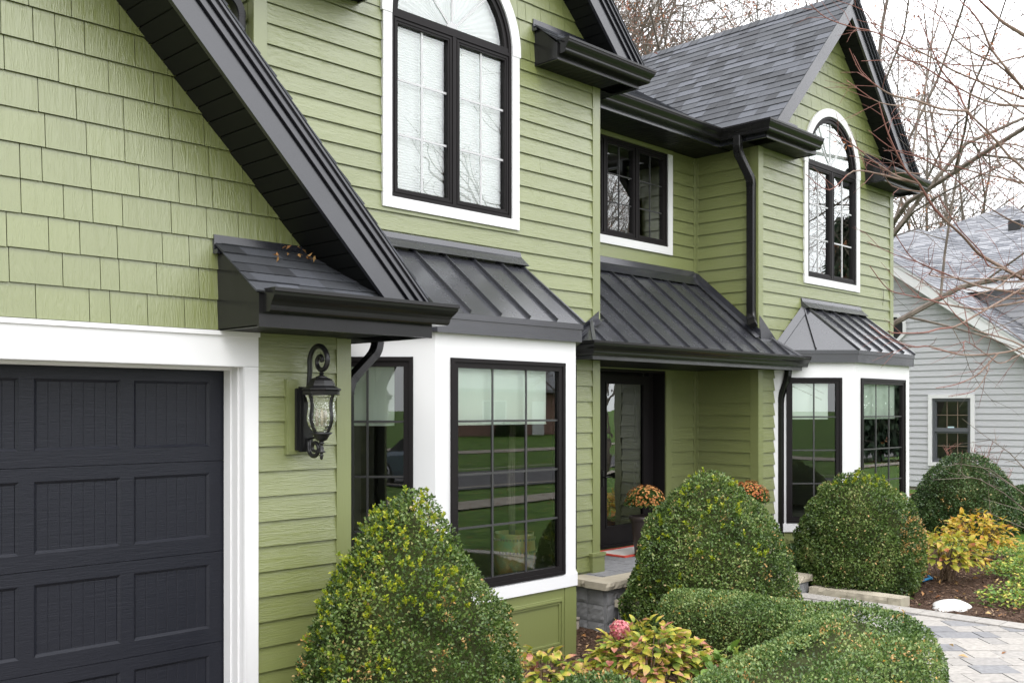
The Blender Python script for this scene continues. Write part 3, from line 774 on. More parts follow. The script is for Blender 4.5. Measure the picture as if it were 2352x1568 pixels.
    fl = [(Lw.x+.05, YT), (Lc.x+.03, Lc.y+.04), (Rc.x-.03, Rc.y+.04), (Rw.x-.05, YT)]
    rm.poly([(*p, z0) for p in fl]); rm.build('bay_floor', M['interior'], b)
    rm = MB(); rm.poly([(*p, z1) for p in fl[::-1]]); rm.build('bay_ceiling', M['interior'], b)
    return b
bay(XB1); bay(XB2)

# rooms behind the glass
def room(x0, x1, y0, y1, z0, z1):
    m_ = MB()
    P = [(x0,y0,z0),(x1,y0,z0),(x1,y1,z0),(x0,y1,z0),(x0,y0,z1),(x1,y0,z1),(x1,y1,z1),(x0,y1,z1)]
    m_.mesh(P, [(0,1,2,3),(7,6,5,4),(2,1,5,6),(3,2,6,7),(0,3,7,4)]); return m_
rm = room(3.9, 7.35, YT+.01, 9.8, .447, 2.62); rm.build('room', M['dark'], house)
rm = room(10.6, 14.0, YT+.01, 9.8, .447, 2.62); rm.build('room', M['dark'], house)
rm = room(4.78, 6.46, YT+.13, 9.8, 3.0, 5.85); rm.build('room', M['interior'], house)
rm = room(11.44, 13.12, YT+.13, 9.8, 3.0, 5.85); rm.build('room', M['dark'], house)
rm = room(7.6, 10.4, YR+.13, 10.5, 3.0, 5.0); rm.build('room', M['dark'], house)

# front door with its storm door
dz0, dz1 = DOOR[2], DOOR[3]; DY = .20
st = MB(); st.fbox(FR, DOOR[1]-.002, DOOR[1]-.0005, dz0, dz1, -.25, .0); st.fbox(FR, DOOR[0], DOOR[1]-.003, dz1-.03, dz1-.0005, -.25, -.001)
st.fbox(FR, 9.73, DOOR[1]-.003, dz0, dz1-.031, -.25, -.17); st.fbox(FR, 8.74, 8.80, dz0, dz1-.031, -.25, -.16); st.fbox(FR, DOOR[0], 8.739, dz0, dz1-.031, -.25, -.20)
st.fbox(FR, 8.74, 9.82, dz0-.01, dz0+.02, -.26, -.10)
st.build('door_surround', M['frame'], house)
sd_ = MB(); a0, a1, b0, b1 = 8.802, 9.728, dz0+.021, dz1-.06; c0, c1 = -.20, -.165
sd_.fbox(FR, a0, a0+.115, b0, b1, c0, c1); sd_.fbox(FR, a1-.115, a1, b0, b1, c0, c1); sd_.fbox(FR, a0+.115, a1-.115, b1-.10, b1, c0, c1); sd_.fbox(FR, a0+.115, a1-.115, b0, b0+.20, c0, c1)
sd_.ring(FR, a0+.10, a1-.10, b0+.185, b1-.085, .02, c1+.0005, c1+.008)
dob = sd_.build('storm_door', M['frame'], house)
g = MB(); g.poly([FR(a0+.115,b0+.2,-.18),FR(a1-.115,b0+.2,-.18),FR(a1-.115,b1-.1,-.18),FR(a0+.115,b1-.1,-.18)]); g.build('pane', M['doorglass'], dob)
h = MB(); h.fbox(FR, a0+.035, a0+.065, 1.02, 1.20, c1, c1+.012); h.tube([FR(a0+.05,1.13,c1+.01), FR(a0+.05,1.13,c1+.05)], .009, 8); h.tube([FR(a0+.045,1.13,c1+.05), FR(a0+.09,1.135,c1+.052), FR(a0+.15,1.128,c1+.05)], [.009,.010,.006], 8)
h.build('handle', M['iron'], dob)
d2 = MB(); d2.fbox(FR, 8.74, 9.73, dz0, dz1, -.30, -.255)
for k in range(2): d2.ring(FR, 8.95, 9.58, dz0+.25+k*.9, dz0+.95+k*.9, .02, -.255, -.245)
d2.build('front_door', M['frame'], house)
# ------------------------------------------------------------------ roofs, rakes, eaves
TOPV = .30                                              # roof thickness above the rake soffit line
def gable_roof(name, xc, xl, xr, zs, y0, y1, sides=(-1, 1), ridge=True):
    """two shingled slopes; xl/xr = eave positions"""
    mb = MB()
    for sgn in sides:
        xe = xl if sgn < 0 else xr
        A = V((xe, y0, zs(xe)+TOPV)); R = V((xc, y0, zs(xc)+TOPV)); L = (R-A).length
        vdir = (R-A).normalized(); udir = V((0, 1, 0)); n = vdir.cross(udir) if sgn > 0 else udir.cross(vdir)
        if n.z < 0: n = -n
        F = frame(A, udir, vdir, n)
        shingles(mb, F, rect(0, y1-y0, 0, L))
    if ridge:                                           # ridge caps
        y = y0
        while y < y1:
            for sgn in (-1, 1):
                d = V((sgn*.7, 0, -.7)); p = V((xc, y, zs(xc)+TOPV+.022)); q = V((xc, y+.2, zs(xc)+TOPV+.012))
                mb.poly([p, q, q+d*.16, p+d*.16] if sgn < 0 else [p+d*.16, q+d*.16, q, p], rng.random())
                if True: mb.poly([p, p+d*.16, p+d*.16-V((0,0,.02)), p-V((0,0,.02))], .2)
            y += .14
    return mb.build(name, M['shingle'], house)

def rake(F, xc, xe, zs, of, zcut, c_in=.016):
    """fascia boards of one raking edge (F has c = distance out of the wall)"""
    fas = MB(); sof = MB()
    def strip_(lo, hi, c0, c1, mb):
        p = [(xc, zs(xc)+lo), (xe, zs(xe)+lo), (xe, zs(xe)+hi), (xc, zs(xc)+hi)]
        if xe < xc: p = p[::-1]
        p = clip_half(p, (-100, zcut), (100, zcut)); 
        if p: mb.prism(F, p, c0, c1)
    strip_(-.012, .158, of-.03, of, fas); strip_(.1585, .168, of-.03, of-.012, fas); strip_(.1685, .218, of-.03, of+.020, fas)
    strip_(.2185, .228, of-.03, of+.004, fas); strip_(.2285, .272, of-.03, of+.040, fas); strip_(.2725, TOPV-.006, of-.03, of+.055, fas)
    f = fas.build('rake_fascia', M['black'], house)
    # plank soffit underneath
    n_pl = int(abs(xe-xc)*1.414/.098); sg = 1 if xe > xc else -1
    sl = V((xe-xc, zs(xe)-zs(xc))); L = sl.length; d = sl/L; nr = V((-d.y, d.x)); nr = nr if nr.y > 0 else -nr
    for k in range(int(L/.098)+1):
        s0, s1 = k*.098+.0035, min(L, (k+1)*.098-.0035)
        if s1 <= s0: continue
        p0 = V((xc, zs(xc)))+d*s0; p1 = V((xc, zs(xc)))+d*s1
        if max(p0.y, p1.y) < zcut: continue
        q = [tuple(p0), tuple(p1), tuple(p1+nr*.01), tuple(p0+nr*.01)]
        if sg < 0: q = q[::-1]
        sof.prism(F, q, -.01, of-.031)
    q = [(xc, zs(xc)+.02), (xe, zs(xe)+.02), (xe, zs(xe)+.03), (xc, zs(xc)+.03)]
    if sg < 0: q = q[::-1]
    q = clip_half(q, (-100, zcut), (100, zcut)); sof.prism(F, q, -.01, of-.031); sof.build('rake_soffit', M['blackdull'], house)

def cornice_return(F, ax, ae, of, so, gz, zs, sl, zwall):
    """boxed eave return across a gable: ax inner end, ae = fascia line of the eave side (absolute X)"""
    lo, hi = min(ax, ae), max(ax, ae); m_ = MB(); side = frame(F(0,0,0), F(0,0,1)-F(0,0,0), (0,0,1))
    m_.fbox(F, lo, hi, so, gz+.10, of-.022, of-.003)              # fascia
    pent = [(0.0, so), (of-.023, so), (of-.023, gz+.105), (0.0, zwall)]
    x0 = ax if ax < ae else ax-.018
    P = [F(x0, b, c) for c, b in pent] + [F(x0+.018, b, c) for c, b in pent]
    m_.mesh(P, [(3,2,1,0),(4,5,6,7),(0,1,5,4),(1,2,6,5),(2,3,7,6),(3,0,4,7)])
    m_.build('eave_return', M['gutterblack'], house)
    s_ = MB(); n = int((hi-lo)/.075)
    for k in range(n+1):
        a = lo+k*.075
        if a+.071 > hi: break
        s_.fbox(F, a, a+.071, so+.004, so+.010, .0, of-.024)
    s_.fbox(F, lo+.001, hi-.001, so+.0105, so+.016, 0, of-.024); s_.build('eave_soffit', M['blackdull'], house)
    r_ = MB(); A = F(lo, gz+.105, of+.02); T = F(lo, zwall, .0); vd = (T-A); L = vd.length; vd.normalize()
    FF = frame(A, F(1,0,0)-F(0,0,0), vd)
    sg = 1 if ae > ax else -1; xz = lambda z: ae - sg*(z-(zs(ae)+TOPV-.05))/sl     # where it runs in under the main roof
    xb, xt = xz(gz+.105), xz(zwall); q0 = ax-.03*sg
    pl_ = [(q0-lo, 0), (xb-lo, 0), (xt-lo, L-.045), (q0-lo, L-.045)]
    shingles(r_, FF, pl_ if sg > 0 else [(a_, b_) for a_, b_ in ((xb-lo, 0), (q0-lo, 0), (q0-lo, L-.045), (xt-lo, L-.045))], e=.105, wr=(.12,.3))
    r_.build('return_roof', M['shingle'], house)
    lo, hi = (ax-.03, xt) if sg > 0 else (xt, ax+.03)
    k_ = MB(); k_.fbox(F, lo, hi, zwall-.075, zwall+.03, .002, .024); k_.prism(frame(F(0,0,0), F(1,0,0)-F(0,0,0)), [(lo, zwall-.08), (hi, zwall-.08), (hi, zwall-.055), (lo, zwall-.055)], .024, .06)
    k_.build('flashing', M['black'], house)

# garage gable
gable_roof('garage_roof', .57, -2.98, 4.125, zsG, YG-.45-.06, 8.6)
rake(FG, .57, 4.12, zsG, .45, 2.50); rake(FG, .57, -2.98, zsG, .45, 2.50)
cornice_return(FG, 2.886, 4.115, .45, 2.346, 2.43, zsG, 1.027, 2.86)
# wings
gable_roof('wing_roof', XTC, 3.46, 7.79, zsT, YT-.29-.06, 13.5)
gable_roof('wing_roof', XWC, 10.15, 14.41, zsW, YT-.29-.06, 15.5)
for xc, xl, xr, zs in ((XTC, 3.46, 7.78, zsT), (XWC, 10.16, 14.40, zsW)):
    rake(FT, xc, xl, zs, .29, 5.14); rake(FT, xc, xr, zs, .29, 5.14)
cornice_return(FT, 6.60, 7.78, .29, SOF, 5.052, zsT, 1.0, 5.39); cornice_return(FT, 4.64, 3.46, .29, SOF, 5.052, zsT, 1.0, 5.39)
cornice_return(FT, 13.24, 14.40, .29, SOF, 5.052, zsW, 1.03, 5.39); cornice_return(FT, 11.32, 10.16, .29, SOF, 5.052, zsW, 1.03, 5.39)
# recess roof and eave
YE = 6.57
r_ = MB(); A = V((7.3, YE-.03, 5.175)); vd = V((0, 1, .57)).normalized(); shingles(r_, frame(A, (1,0,0), vd), rect(0, 4.6, 0, 3.6)); r_.build('entry_roof', M['shingle'], house)
# side eaves: fascia and soffit along the slopes
def eave_side(x_wall, x_f, y0, y1, so, hi):
    m_ = MB(); lo_, hi_ = (x_wall, x_f) if x_f > x_wall else (x_f, x_wall)
    m_.box(x_f-.02 if x_f > x_wall else x_f+.001, x_f-.001 if x_f > x_wall else x_f+.02, y0, y1, so, hi); m_.build('eave_fascia', M['black'], house)
    s_ = MB(); y = y0
    while y+.07 < y1:
        s_.box(lo_+.02, hi_-.02, y, y+.071, so+.004, so+.010); y += .075
    s_.box(lo_+.02, hi_-.02, y0, y1, so+.0105, so+.016); s_.build('eave_soffit', M['blackdull'], house)
eave_side(3.79, 4.115, YG-.445, 8.4, 2.346, 2.53); eave_side(-2.65, -2.98, YG-.445, 8.4, 2.346, 2.53)
eave_side(XT1, 7.78, YT-.286, YE+.02, SOF, 5.16); eave_side(XT0, 3.46, YT-.286, 12, SOF, 5.16)
eave_side(XW0, 10.16, YT-.286, YE-.002, SOF, 5.16); eave_side(XW1, 14.40, YT-.286, 14, SOF, 5.16)
m_ = MB(); m_.box(7.5, 10.159, YE, YE+.02, SOF, 5.16); m_.build('eave_fascia', M['black'], house)
s_ = MB(); x = 7.52
while x < 10.40: s_.box(x, x+.071, YE+.021, YR-.001, SOF+.004, SOF+.01); x += .075
s_.box(7.5, 10.44, YE+.021, YR-.001, SOF+.0105, SOF+.016); s_.build('eave_soffit', M['blackdull'], house)
# gutters
def gutter(path, z):
    m_ = MB(); gsweep(m_, GPROF, path, z); return m_.build('gutter', M['gutterblack'], house)
gutter([(2.91, YG-.4475), (4.117, YG-.4475), (4.117, 8.3)], 2.425)
gutter([(6.62, YT-.2875), (7.782, YT-.2875), (7.782, YE-.01)], 5.052)
gutter([(3.458, 12), (3.458, YT-.2875), (4.62, YT-.2875)], 5.052)
gutter([(7.50, YE-.0015), (10.158, YE-.0015), (10.158, YT-.2875), (11.30, YT-.2875)], 5.052)
gutter([(13.26, YT-.2875), (14.402, YT-.2875), (14.402, 14)], 5.052)

# porch roof: standing seam, hipped round both corners
PE, PZ, PX0, PX1 = 5.95, 2.525, 7.13, 11.0
PSL = (3.50-PZ)/(YR-PE)
pr = MB()
def pz(y): return PZ + (y-PE)*PSL
yc = PE + (XT1-PX0)                                      # where the left hip meets the wing's corner
front = [(PX0, 0), (PX1, 0), (PX1-(YT-PE), YT-PE), (XW0, YT-PE), (XW0, YR-PE), (XT1, YR-PE), (XT1, YT-PE), (PX0+(YT-PE), YT-PE)]
pr.poly([(a, PE+b, pz(PE+b)) for a, b in front])
pr.poly([(PX0, PE, PZ), (PX0+(YT-PE), YT, pz(YT)), (PX0, YT, PZ)]); pr.poly([(PX1, PE, PZ), (PX1, YT, PZ), (PX1-(YT-PE), YT, pz(YT))])
nf = V((0, -PSL, 1)).normalized()
def pseam(p, q, nrm=nf, h=.026, w=.0065):
    p, q = V(p), V(q); d = (q-p).normalized(); s_ = d.cross(nrm).normalized()
    P = [p+s_*w-nrm*.002, p-s_*w-nrm*.002, q-s_*w-nrm*.002, q+s_*w-nrm*.002, p+s_*w*.8+nrm*h, p-s_*w*.8+nrm*h, q-s_*w*.8+nrm*h, q+s_*w*.8+nrm*h]
    pr.mesh(P, [(3,2,1,0),(4,5,6,7),(0,1,5,4),(2,3,7,6),(1,2,6,5),(3,0,4,7)])
x = PX0+.16
while x < PX1-.05:
    ytop = YR-.09 if XT1+.02 < x < XW0-.04 else YT-.03
    if x < PX0+(YT-PE): ytop = PE+(x-PX0)-.01
    if x > PX1-(YT-PE): ytop = PE+(PX1-x)-.01
    if ytop-PE > .06: pseam((x, PE+.012, pz(PE+.012)), (x, ytop, pz(ytop)))
    x += .342
n1 = V((-.5,-.5,1)).normalized(); pseam((PX0, PE, PZ), (PX0+(YT-PE), YT, pz(YT)), n1, .022, .02)
n2 = V((.5,-.5,1)).normalized(); pseam((PX1, PE, PZ), (PX1-(YT-PE), YT, pz(YT)), n2, .022, .016)
po = pr.build('porch_roof', M['metalroof'], house)
fl = MB()                                                # wall flashings
fl.mesh([(XT1,YR-.02,pz(YR)+.10),(XW0,YR-.02,pz(YR)+.10),(XW0,YR-.035,pz(YR)+.03),(XT1,YR-.035,pz(YR)+.03),(XW0,YR-.13,pz(YR-.13)+.03),(XT1,YR-.13,pz(YR-.13)+.03)], [(3,2,1,0),(5,4,2,3)])
xx = XW0-.018; A = (xx, YT-.05, pz(YT-.05)+.012); B = (xx, YR-.03, pz(YR-.03)+.012)
fl.mesh([A, B, (xx, B[1], B[2]+.11), (xx, A[1], A[2]+.11), (xx-.10, B[1], B[2]+.015), (xx-.10, A[1], A[2]+.015), (xx-.02, A[1], A[2]+.035), (xx-.02, B[1], B[2]+.035)], [(0,1,2,3), (5,4,7,6), (6,7,2,3)])
xx = PX0+(YT-PE); fl.mesh([(PX0-.06,YT-.02,PZ-.02),(XT1-.0,YT-.02,pz(YT)+.02),(XT1-.0,YT-.022,pz(YT)+.10),(PX0-.06,YT-.022,PZ+.06),(XT1,YT-.09,pz(YT)+.015),(PX0-.06,YT-.09,PZ-.0)], [(0,1,2,3),(5,4,1,0)])
fl.mesh([(PX1+.02,YT-.024,PZ+.0),(PX1+.02,YT-.024,PZ+.08),(XW0,YT-.024,pz(YT)+.26),(XW0,YT-.024,pz(YT)+.0)], [(0,1,2,3)])
fl.build('flashing', M['black'], po)
gm_ = MB(); gsweep(gm_, GPROF, [(PX0-.02, YT-.03), (PX0-.02, PE+.005), (PX1+.02, PE+.005)], PZ-.122); gm_.build('gutter', M['gutterblack'], po)
pf = MB(); pf.box(PX0, PX1, PE+.006, PE+.024, 2.365, PZ-.01); pf.box(PX0-.018, PX0, PE+.006, YT-.022, 2.365, PZ-.01); pf.box(PX1, PX1+.018, PE+.006, YT-.022, 2.365, PZ-.01); pf.build('fascia', M['black'], po)
ps = MB(); ps.box(PX0+.001, PX1-.001, PE+.025, YT-.02, 2.372, 2.385)
x = XT1+.02
while x < XW0-.08: ps.box(x, x+.09, YT-.019, YR-.024, 2.372, 2.380); x += .094
ps.box(XT1+.02, XW0-.02, YT-.019, YR-.024, 2.3805, 2.39); ps.build('soffit', M['blackdull'], po)

# downspouts
def downspout(path, w=.074, d=.055, wdir=(1,0,0), ribs=()):
    m_ = MB(); m_.rectsweep(path, w, d, wdir)
    for p, q, n in ribs:                                   # crimped elbows
        p, q = V(p), V(q)
        for k in range(n):
            c = p+(q-p)*(k+.5)/n; t = (q-p).normalized()*.006; m_.rectsweep([c-t, c+t], w*1.05, d*1.07, wdir)
    o_ = m_.build('downspout', M['gutterblack'], house); return o_
def soft(pts, k=.07, n=7):
    out = [V(pts[0])]
    for i in range(1, len(pts)-1):
        p = V(pts[i]); a = (V(pts[i-1])-p); b = (V(pts[i+1])-p)
        out += arc_pts(p+a.normalized()*min(k, a.length*.45), p, p+b.normalized()*min(k, b.length*.45), n)
    return out+[V(pts[-1])]
def ribbed(pts, k=.075):
    r = []
    for i in range(1, len(pts)-1):
        p = V(pts[i]); a = (V(pts[i-1])-p).normalized()*k; b = (V(pts[i+1])-p).normalized()*k
        q = arc_pts(p+a, p, p+b, 8)
        for j in range(8): r.append((q[j], q[j+1], 1))
    return r
def ds(pts, **kw): return downspout(soft(pts, .075, 8), ribs=ribbed(pts), **kw)
ds([(4.19, 5.40, 2.46), (4.19, 5.40, 2.30), (3.875, 5.31, 2.07), (3.875, 5.31, -.1)], wdir=(0,1,0), w=.075, d=.058)
ds([(10.09, 6.27, 5.06), (10.09, 6.27, 4.88), (10.395, 6.275, 4.60), (10.395, 6.275, 2.99), (10.31, 6.20, 2.88)], wdir=(0,1,0), w=.095, d=.068)
ds([(10.91, 6.08, 2.46), (10.91, 6.08, 2.30), (10.885, 6.155, 2.06), (10.885, 6.155, -.02)], wdir=(1,0,0), w=.085, d=.06)
ds([(3.40, 6.30, 5.08), (3.40, 6.30, 4.93), (3.67, 6.30, 4.72), (3.67, 6.30, 2.6)], wdir=(0,1,0), w=.08, d=.06)
ds([(14.46, 6.55, 5.08), (14.46, 6.55, 4.93), (14.165, 6.50, 4.70), (14.165, 6.50, .0)], wdir=(0,1,0), w=.075, d=.06)
# mounting block of the lantern
mb = MB(); mb.fbox(FG, 3.325, 3.545, 1.632, 2.08, .0, .036); mb.fbox(FG, 3.337, 3.533, 1.644, 2.068, .036, .040); mb.build('mounting_block', M['greentrim'], house)

# ------------------------------------------------------------------ wall lantern
lx, ly = 3.435, 4.965
lan = empty('wall_lantern', (lx, YG-.04, 1.62), 'black cast iron lantern with hammered glass on a scrolled wall bracket beside the garage', 'lantern', absolute=True)
mb = MB(); mb.fbox(FG, lx-.058, lx+.058, 1.655, 2.026, .0405, .062); mb.fbox(FG, lx-.046, lx+.046, 1.645, 2.036, .062, .078); mb.fbox(FG, lx-.03, lx+.03, 1.66, 2.02, .078, .092); mb.build('wall_plate', M['iron'], lan)
def spiral(c, r0, r1, a0, a1, n=26): return [(lx, c[0]+(r0+(r1-r0)*i/n)*math.cos(a0+(a1-a0)*i/n), c[1]+(r0+(r1-r0)*i/n)*math.sin(a0+(a1-a0)*i/n)) for i in range(n+1)]
# upper scroll: out of the plate, up, over and curling in on itself
up_ = [(lx, 5.10, 1.95), (lx, 5.095, 2.05), (lx, 5.085, 2.13)] + spiral((4.995, 2.185), .092, .092, .05, math.pi*.95, 14) + spiral((4.969, 2.188), .066, .014, math.pi*1.0, math.pi*3.1, 34)
up_ = [up_[0], up_[1], up_[2]] + up_[3:]
mb = MB(); mb.tube(up_, [.0155]*(len(up_)-30)+[.015-.006*i/29 for i in range(30)], 10); mb.lathe((lx, 4.964, 2.192), [(.003,-.014),(.013,-.007),(.014,.0),(.013,.007),(.003,.014)], 10)
mb.build('scroll_arm', M['iron'], lan, True)
lo_ = [(lx, 5.10, 1.72), (lx, 5.098, 1.68)] + spiral((5.045, 1.672), .052, .05, 0, -math.pi*.9, 12) + spiral((5.035, 1.668), .044, .012, -math.pi*.95, -math.pi*2.7, 24)
mb = MB(); mb.tube(lo_, [.013]*(len(lo_)-20)+[.013-.005*i/19 for i in range(20)], 10); mb.tube([(lx, 5.1, 1.722), (lx, 5.02, 1.735), (lx, 4.99, 1.735)], .007, 8); mb.build('scroll_arm', M['iron'], lan, True)
mb = MB()
c = (lx, ly, 0)
mb.lathe(c, [(.008,2.135),(.012,2.128),(.010,2.118),(.018,2.113),(.010,2.106),(.022,2.098),(.034,2.094),(.036,2.088),(.030,2.084)], 16)
mb.lathe(c, [(.034,2.090),(.056,2.083),(.071,2.070),(.080,2.052),(.085,2.040),(.098,2.030),(.116,2.024),(.119,2.019),(.117,2.014),(.108,2.011)], 8)
mb.lathe(c, [(.106,2.012),(.112,2.008),(.108,1.990),(.113,1.987),(.100,1.984)], 8)
mb.build('dome_cap', M['iron'], lan)
GP = [(.096,1.986),(.087,1.965),(.080,1.94),(.079,1.915),(.083,1.885),(.087,1.86),(.086,1.835),(.076,1.805),(.060,1.778),(.048,1.763)]
mb = MB(); mb.lathe(c, GP, 8, cap=False); 
mb.build('glass_globe', M['lampglass'], lan)
for k in range(4):
    mb = MB()
    an = math.pi/4*(2*k) + math.radians(10)
    for (r0, z0), (r1, z1) in zip(GP[:-1], GP[1:]):
        d = V((math.cos(an), math.sin(an), 0)); t = V((-d.y, d.x, 0))*.0085; o = V(c)
        P = [o+d*(r0+.004)+t+V((0,0,z0)), o+d*(r0+.004)-t+V((0,0,z0)), o+d*(r1+.004)-t+V((0,0,z1)), o+d*(r1+.004)+t+V((0,0,z1))]
        P += [p-d*.012 for p in P]; mb.mesh(P, [(0,1,2,3),(7,6,5,4),(0,3,7,4),(1,5,6,2)])
    mb.build('cage_rib', M['iron'], lan)
mb = MB(); mb.lathe(c, [(.05,1.768),(.062,1.762),(.064,1.757),(.05,1.750),(.044,1.74),(.034,1.722),(.026,1.716),(.014,1.712),(.013,1.706),(.018,1.703),(.018,1.698),(.009,1.694),(.008,1.685),(.016,1.672),(.013,1.66),(.024,1.652),(.025,1.648),(.010,1.642),(.008,1.634),(.016,1.628),(.008,1.622),(.010,1.614),(.007,1.606),(.001,1.602)], 14); mb.build('finial', M['iron'], lan, True)
mb = MB()
for k in range(3):
    an = 2.1*k; mb.lathe((lx+.028*math.cos(an), ly+.028*math.sin(an), 1.80), [(.009,0),(.009,.05),(.012,.06),(.011,.078),(.004,.10),(.0005,.112)], 8)
mb.build('candle_bulbs', M['candle'], lan, True)
# ------------------------------------------------------------------ porch and steps
PZF = .335
def rough_block(mb, F, a0, a1, b0, b1, c0, c1, n=10, amp=.008, r=.5):
    """stone with a chiselled front (c1 side) made of a jittered grid"""
    na, nb_ = max(2, int((a1-a0)/.035)), max(2, int((b1-b0)/.03)); P = []
    for i in range(na+1):
        for j in range(nb_+1):
            e = (0 if 0 < i < na and 0 < j < nb_ else -.006)
            P.append(F(a0+(a1-a0)*i/na, b0+(b1-b0)*j/nb_, c1+e+rng.uniform(-amp, amp)))
    q = len(P); P += [F(a0,b0,c0), F(a0,b1,c0), F(a1,b1,c0), F(a1,b0,c0)]; w = nb_+1
    fs = [(i*w+j, (i+1)*w+j, (i+1)*w+j+1, i*w+j+1) for i in range(na) for j in range(nb_)]
    fs += [tuple([q+1, q+2] + [i*w+nb_ for i in range(na, -1, -1)]), tuple([q+3, q] + [i*w for i in range(na+1)]),
           tuple([q, q+1] + [j for j in range(nb_, -1, -1)]), tuple([q+2, q+3] + [na*w+j for j in range(nb_+1)])]
    mb.mesh(P, fs, r)
porch = empty('stone_porch', (8.7, 6.3, 0), 'entry porch of grey pavers edged with rough limestone caps', 'porch', absolute=True)
mb = MB(); x = 7.02
for x0, x1, y0, y1, nm in ((7.02, 10.30, 5.72, 7.1, 'porch'),): mb.box(x0+.06, x1-.06, y0+.06, y1, -.25, PZF-.06)
mb.build('riser_wall', M['greystone'], porch)
mb = MB(); z = -.2
FPF = frame((0, 5.78, 0), (1,0,0), (0,0,1), (0,-1,0)); FPS = frame((7.08, 0, 0), (0,-1,0), (0,0,1), (-1,0,0))
for row in range(3):
    x = 7.09 - row % 2*.1
    while x < 10.2:
        w = rng.choice((.3, .36, .42)); rough_block(mb, FPF, max(7.085, x)+.003, min(x+w, 10.24)-.003, z+.003, z+.155, .001, .022, amp=.005); x += w
    y = -6.18
    while y < -5.80: rough_block(mb, FPS, y+.003, min(y+.2, -5.785)-.003, z+.003, z+.155, .001, .02, amp=.005); y += .2
    z += .158
mb.build('block_facing', M['greystone'], porch)
mb = MB(); x = 6.99
FC = frame((0, 5.95, 0), (1,0,0), (0,0,1), (0,-1,0))
while x < 10.28:
    w = min(rng.choice((.34, .42, .5)), 10.32-x); rough_block(mb, FC, x+.002, x+w-.002, PZF-.062, PZF+.002, 0, .25, amp=.007); x += w
FC2 = frame((7.25, 0, 0), (0,-1,0), (0,0,1), (-1,0,0)); rough_block(mb, FC2, -6.20, -5.955, PZF-.062, PZF+.0015, 0, .245, amp=.006)
mb.build('cap_stones', M['limestone'], porch)
mb = MB(); y = 5.952                                     # paving laid along the house
while y < 7.06:
    x = 7.24 + rng.random()*.1
    d = .15
    while x < 10.40:
        w = rng.choice((.2, .3, .36)); mb.box(max(x, 7.255), min(x+w-.006, 10.42), y, min(y+d-.006, 7.09), PZF-.05, PZF+rng.uniform(-.001,.001), .15*rng.random()+.02); x += w
    y += d
mb.box(7.255, 10.42, 5.955, 7.09, PZF-.07, PZF-.006, .0)
mb.build('porch_paving', M['paver'], porch)
step = empty('stone_step', (8.5, 5.4, 0), 'low limestone step between the porch and the paved walk', 'step', absolute=True)
mb = MB(); F5 = frame((0, 5.73, 0), (1,0,0), (0,0,1), (0,-1,0)); x = 7.15
while x < 9.7:
    w = min(rng.choice((.45, .6, .52)), 9.74-x); rough_block(mb, F5, x+.002, x+w-.002, .105, .168, 0, .60, amp=.006); x += w
mb.build('tread', M['limestone'], step)
mb = MB(); rough_block(mb, F5, 7.2, 9.68, -.1, .104, 0, .57, amp=.005); mb.build('riser', M['greystone'], step)
mb = MB(); FK = frame((9.70, 0, 0), (0,-1,0), (0,0,1), (-1,0,0)); y = -5.12
while y < -4.16:
    w = min(.42, -4.14-y); rough_block(mb, FK, y+.002, y+w-.002, -.08, .055, -.11, .10, amp=.006); y += w
tag(mb.build('edging_stone', M['limestone']), 'low pale limestone kerb bordering the walk in front of the boxwood', 'kerb')

# ------------------------------------------------------------------ foliage
def leaf_obj(name, P, D, N, L, W, r, mat, parent=None, fold=.22, droop=.12, tipr=.0):
    P = np.asarray(P, float); n = len(P)
    D = D/np.linalg.norm(D, axis=1, keepdims=True); S = np.cross(D, N); S /= np.linalg.norm(S, axis=1, keepdims=True)+1e-9; N = np.cross(S, D)
    L = np.asarray(L).reshape(-1, 1)*np.ones((n, 1)); W = np.asarray(W).reshape(-1, 1)*np.ones((n, 1))
    mid = P + D*L*.48; lf = mid - S*W/2 + N*W*fold; rt = mid + S*W/2 + N*W*fold; tip = P + D*L - N*L*droop
    co = np.stack([P, rt, tip, lf], 1).reshape(-1, 3)
    b = np.arange(n)*4
    if tipr:
        co = np.stack([P, rt, tip, lf, mid], 1).reshape(-1, 3); b = np.arange(n)*5
        tri = np.stack([b, b+1, b+4, b, b+4, b+3, b+4, b+1, b+2, b+4, b+2, b+3], 1).reshape(-1); k = 4
        rv = np.stack([r, r, r+tipr, r+tipr], 1).reshape(-1)
    else: tri = np.stack([b, b+1, b+2, b, b+2, b+3], 1).reshape(-1); k = 2; rv = np.repeat(r, 2)
    me = bpy.data.meshes.new(name); me.vertices.add(len(co)); me.vertices.foreach_set('co', co.reshape(-1).astype(np.float32))
    nf = n*k; me.loops.add(nf*3); me.loops.foreach_set('vertex_index', tri.astype(np.int32))
    me.polygons.add(nf); me.polygons.foreach_set('loop_start', np.arange(nf, dtype=np.int32)*3); me.polygons.foreach_set('loop_total', np.full(nf, 3, np.int32))
    at = me.attributes.new('rnd', 'FLOAT', 'FACE'); at.data.foreach_set('value', rv.astype(np.float32))
    me.materials.append(mat); me.update(calc_edges=True); me.validate()
    return link(name, me, parent)
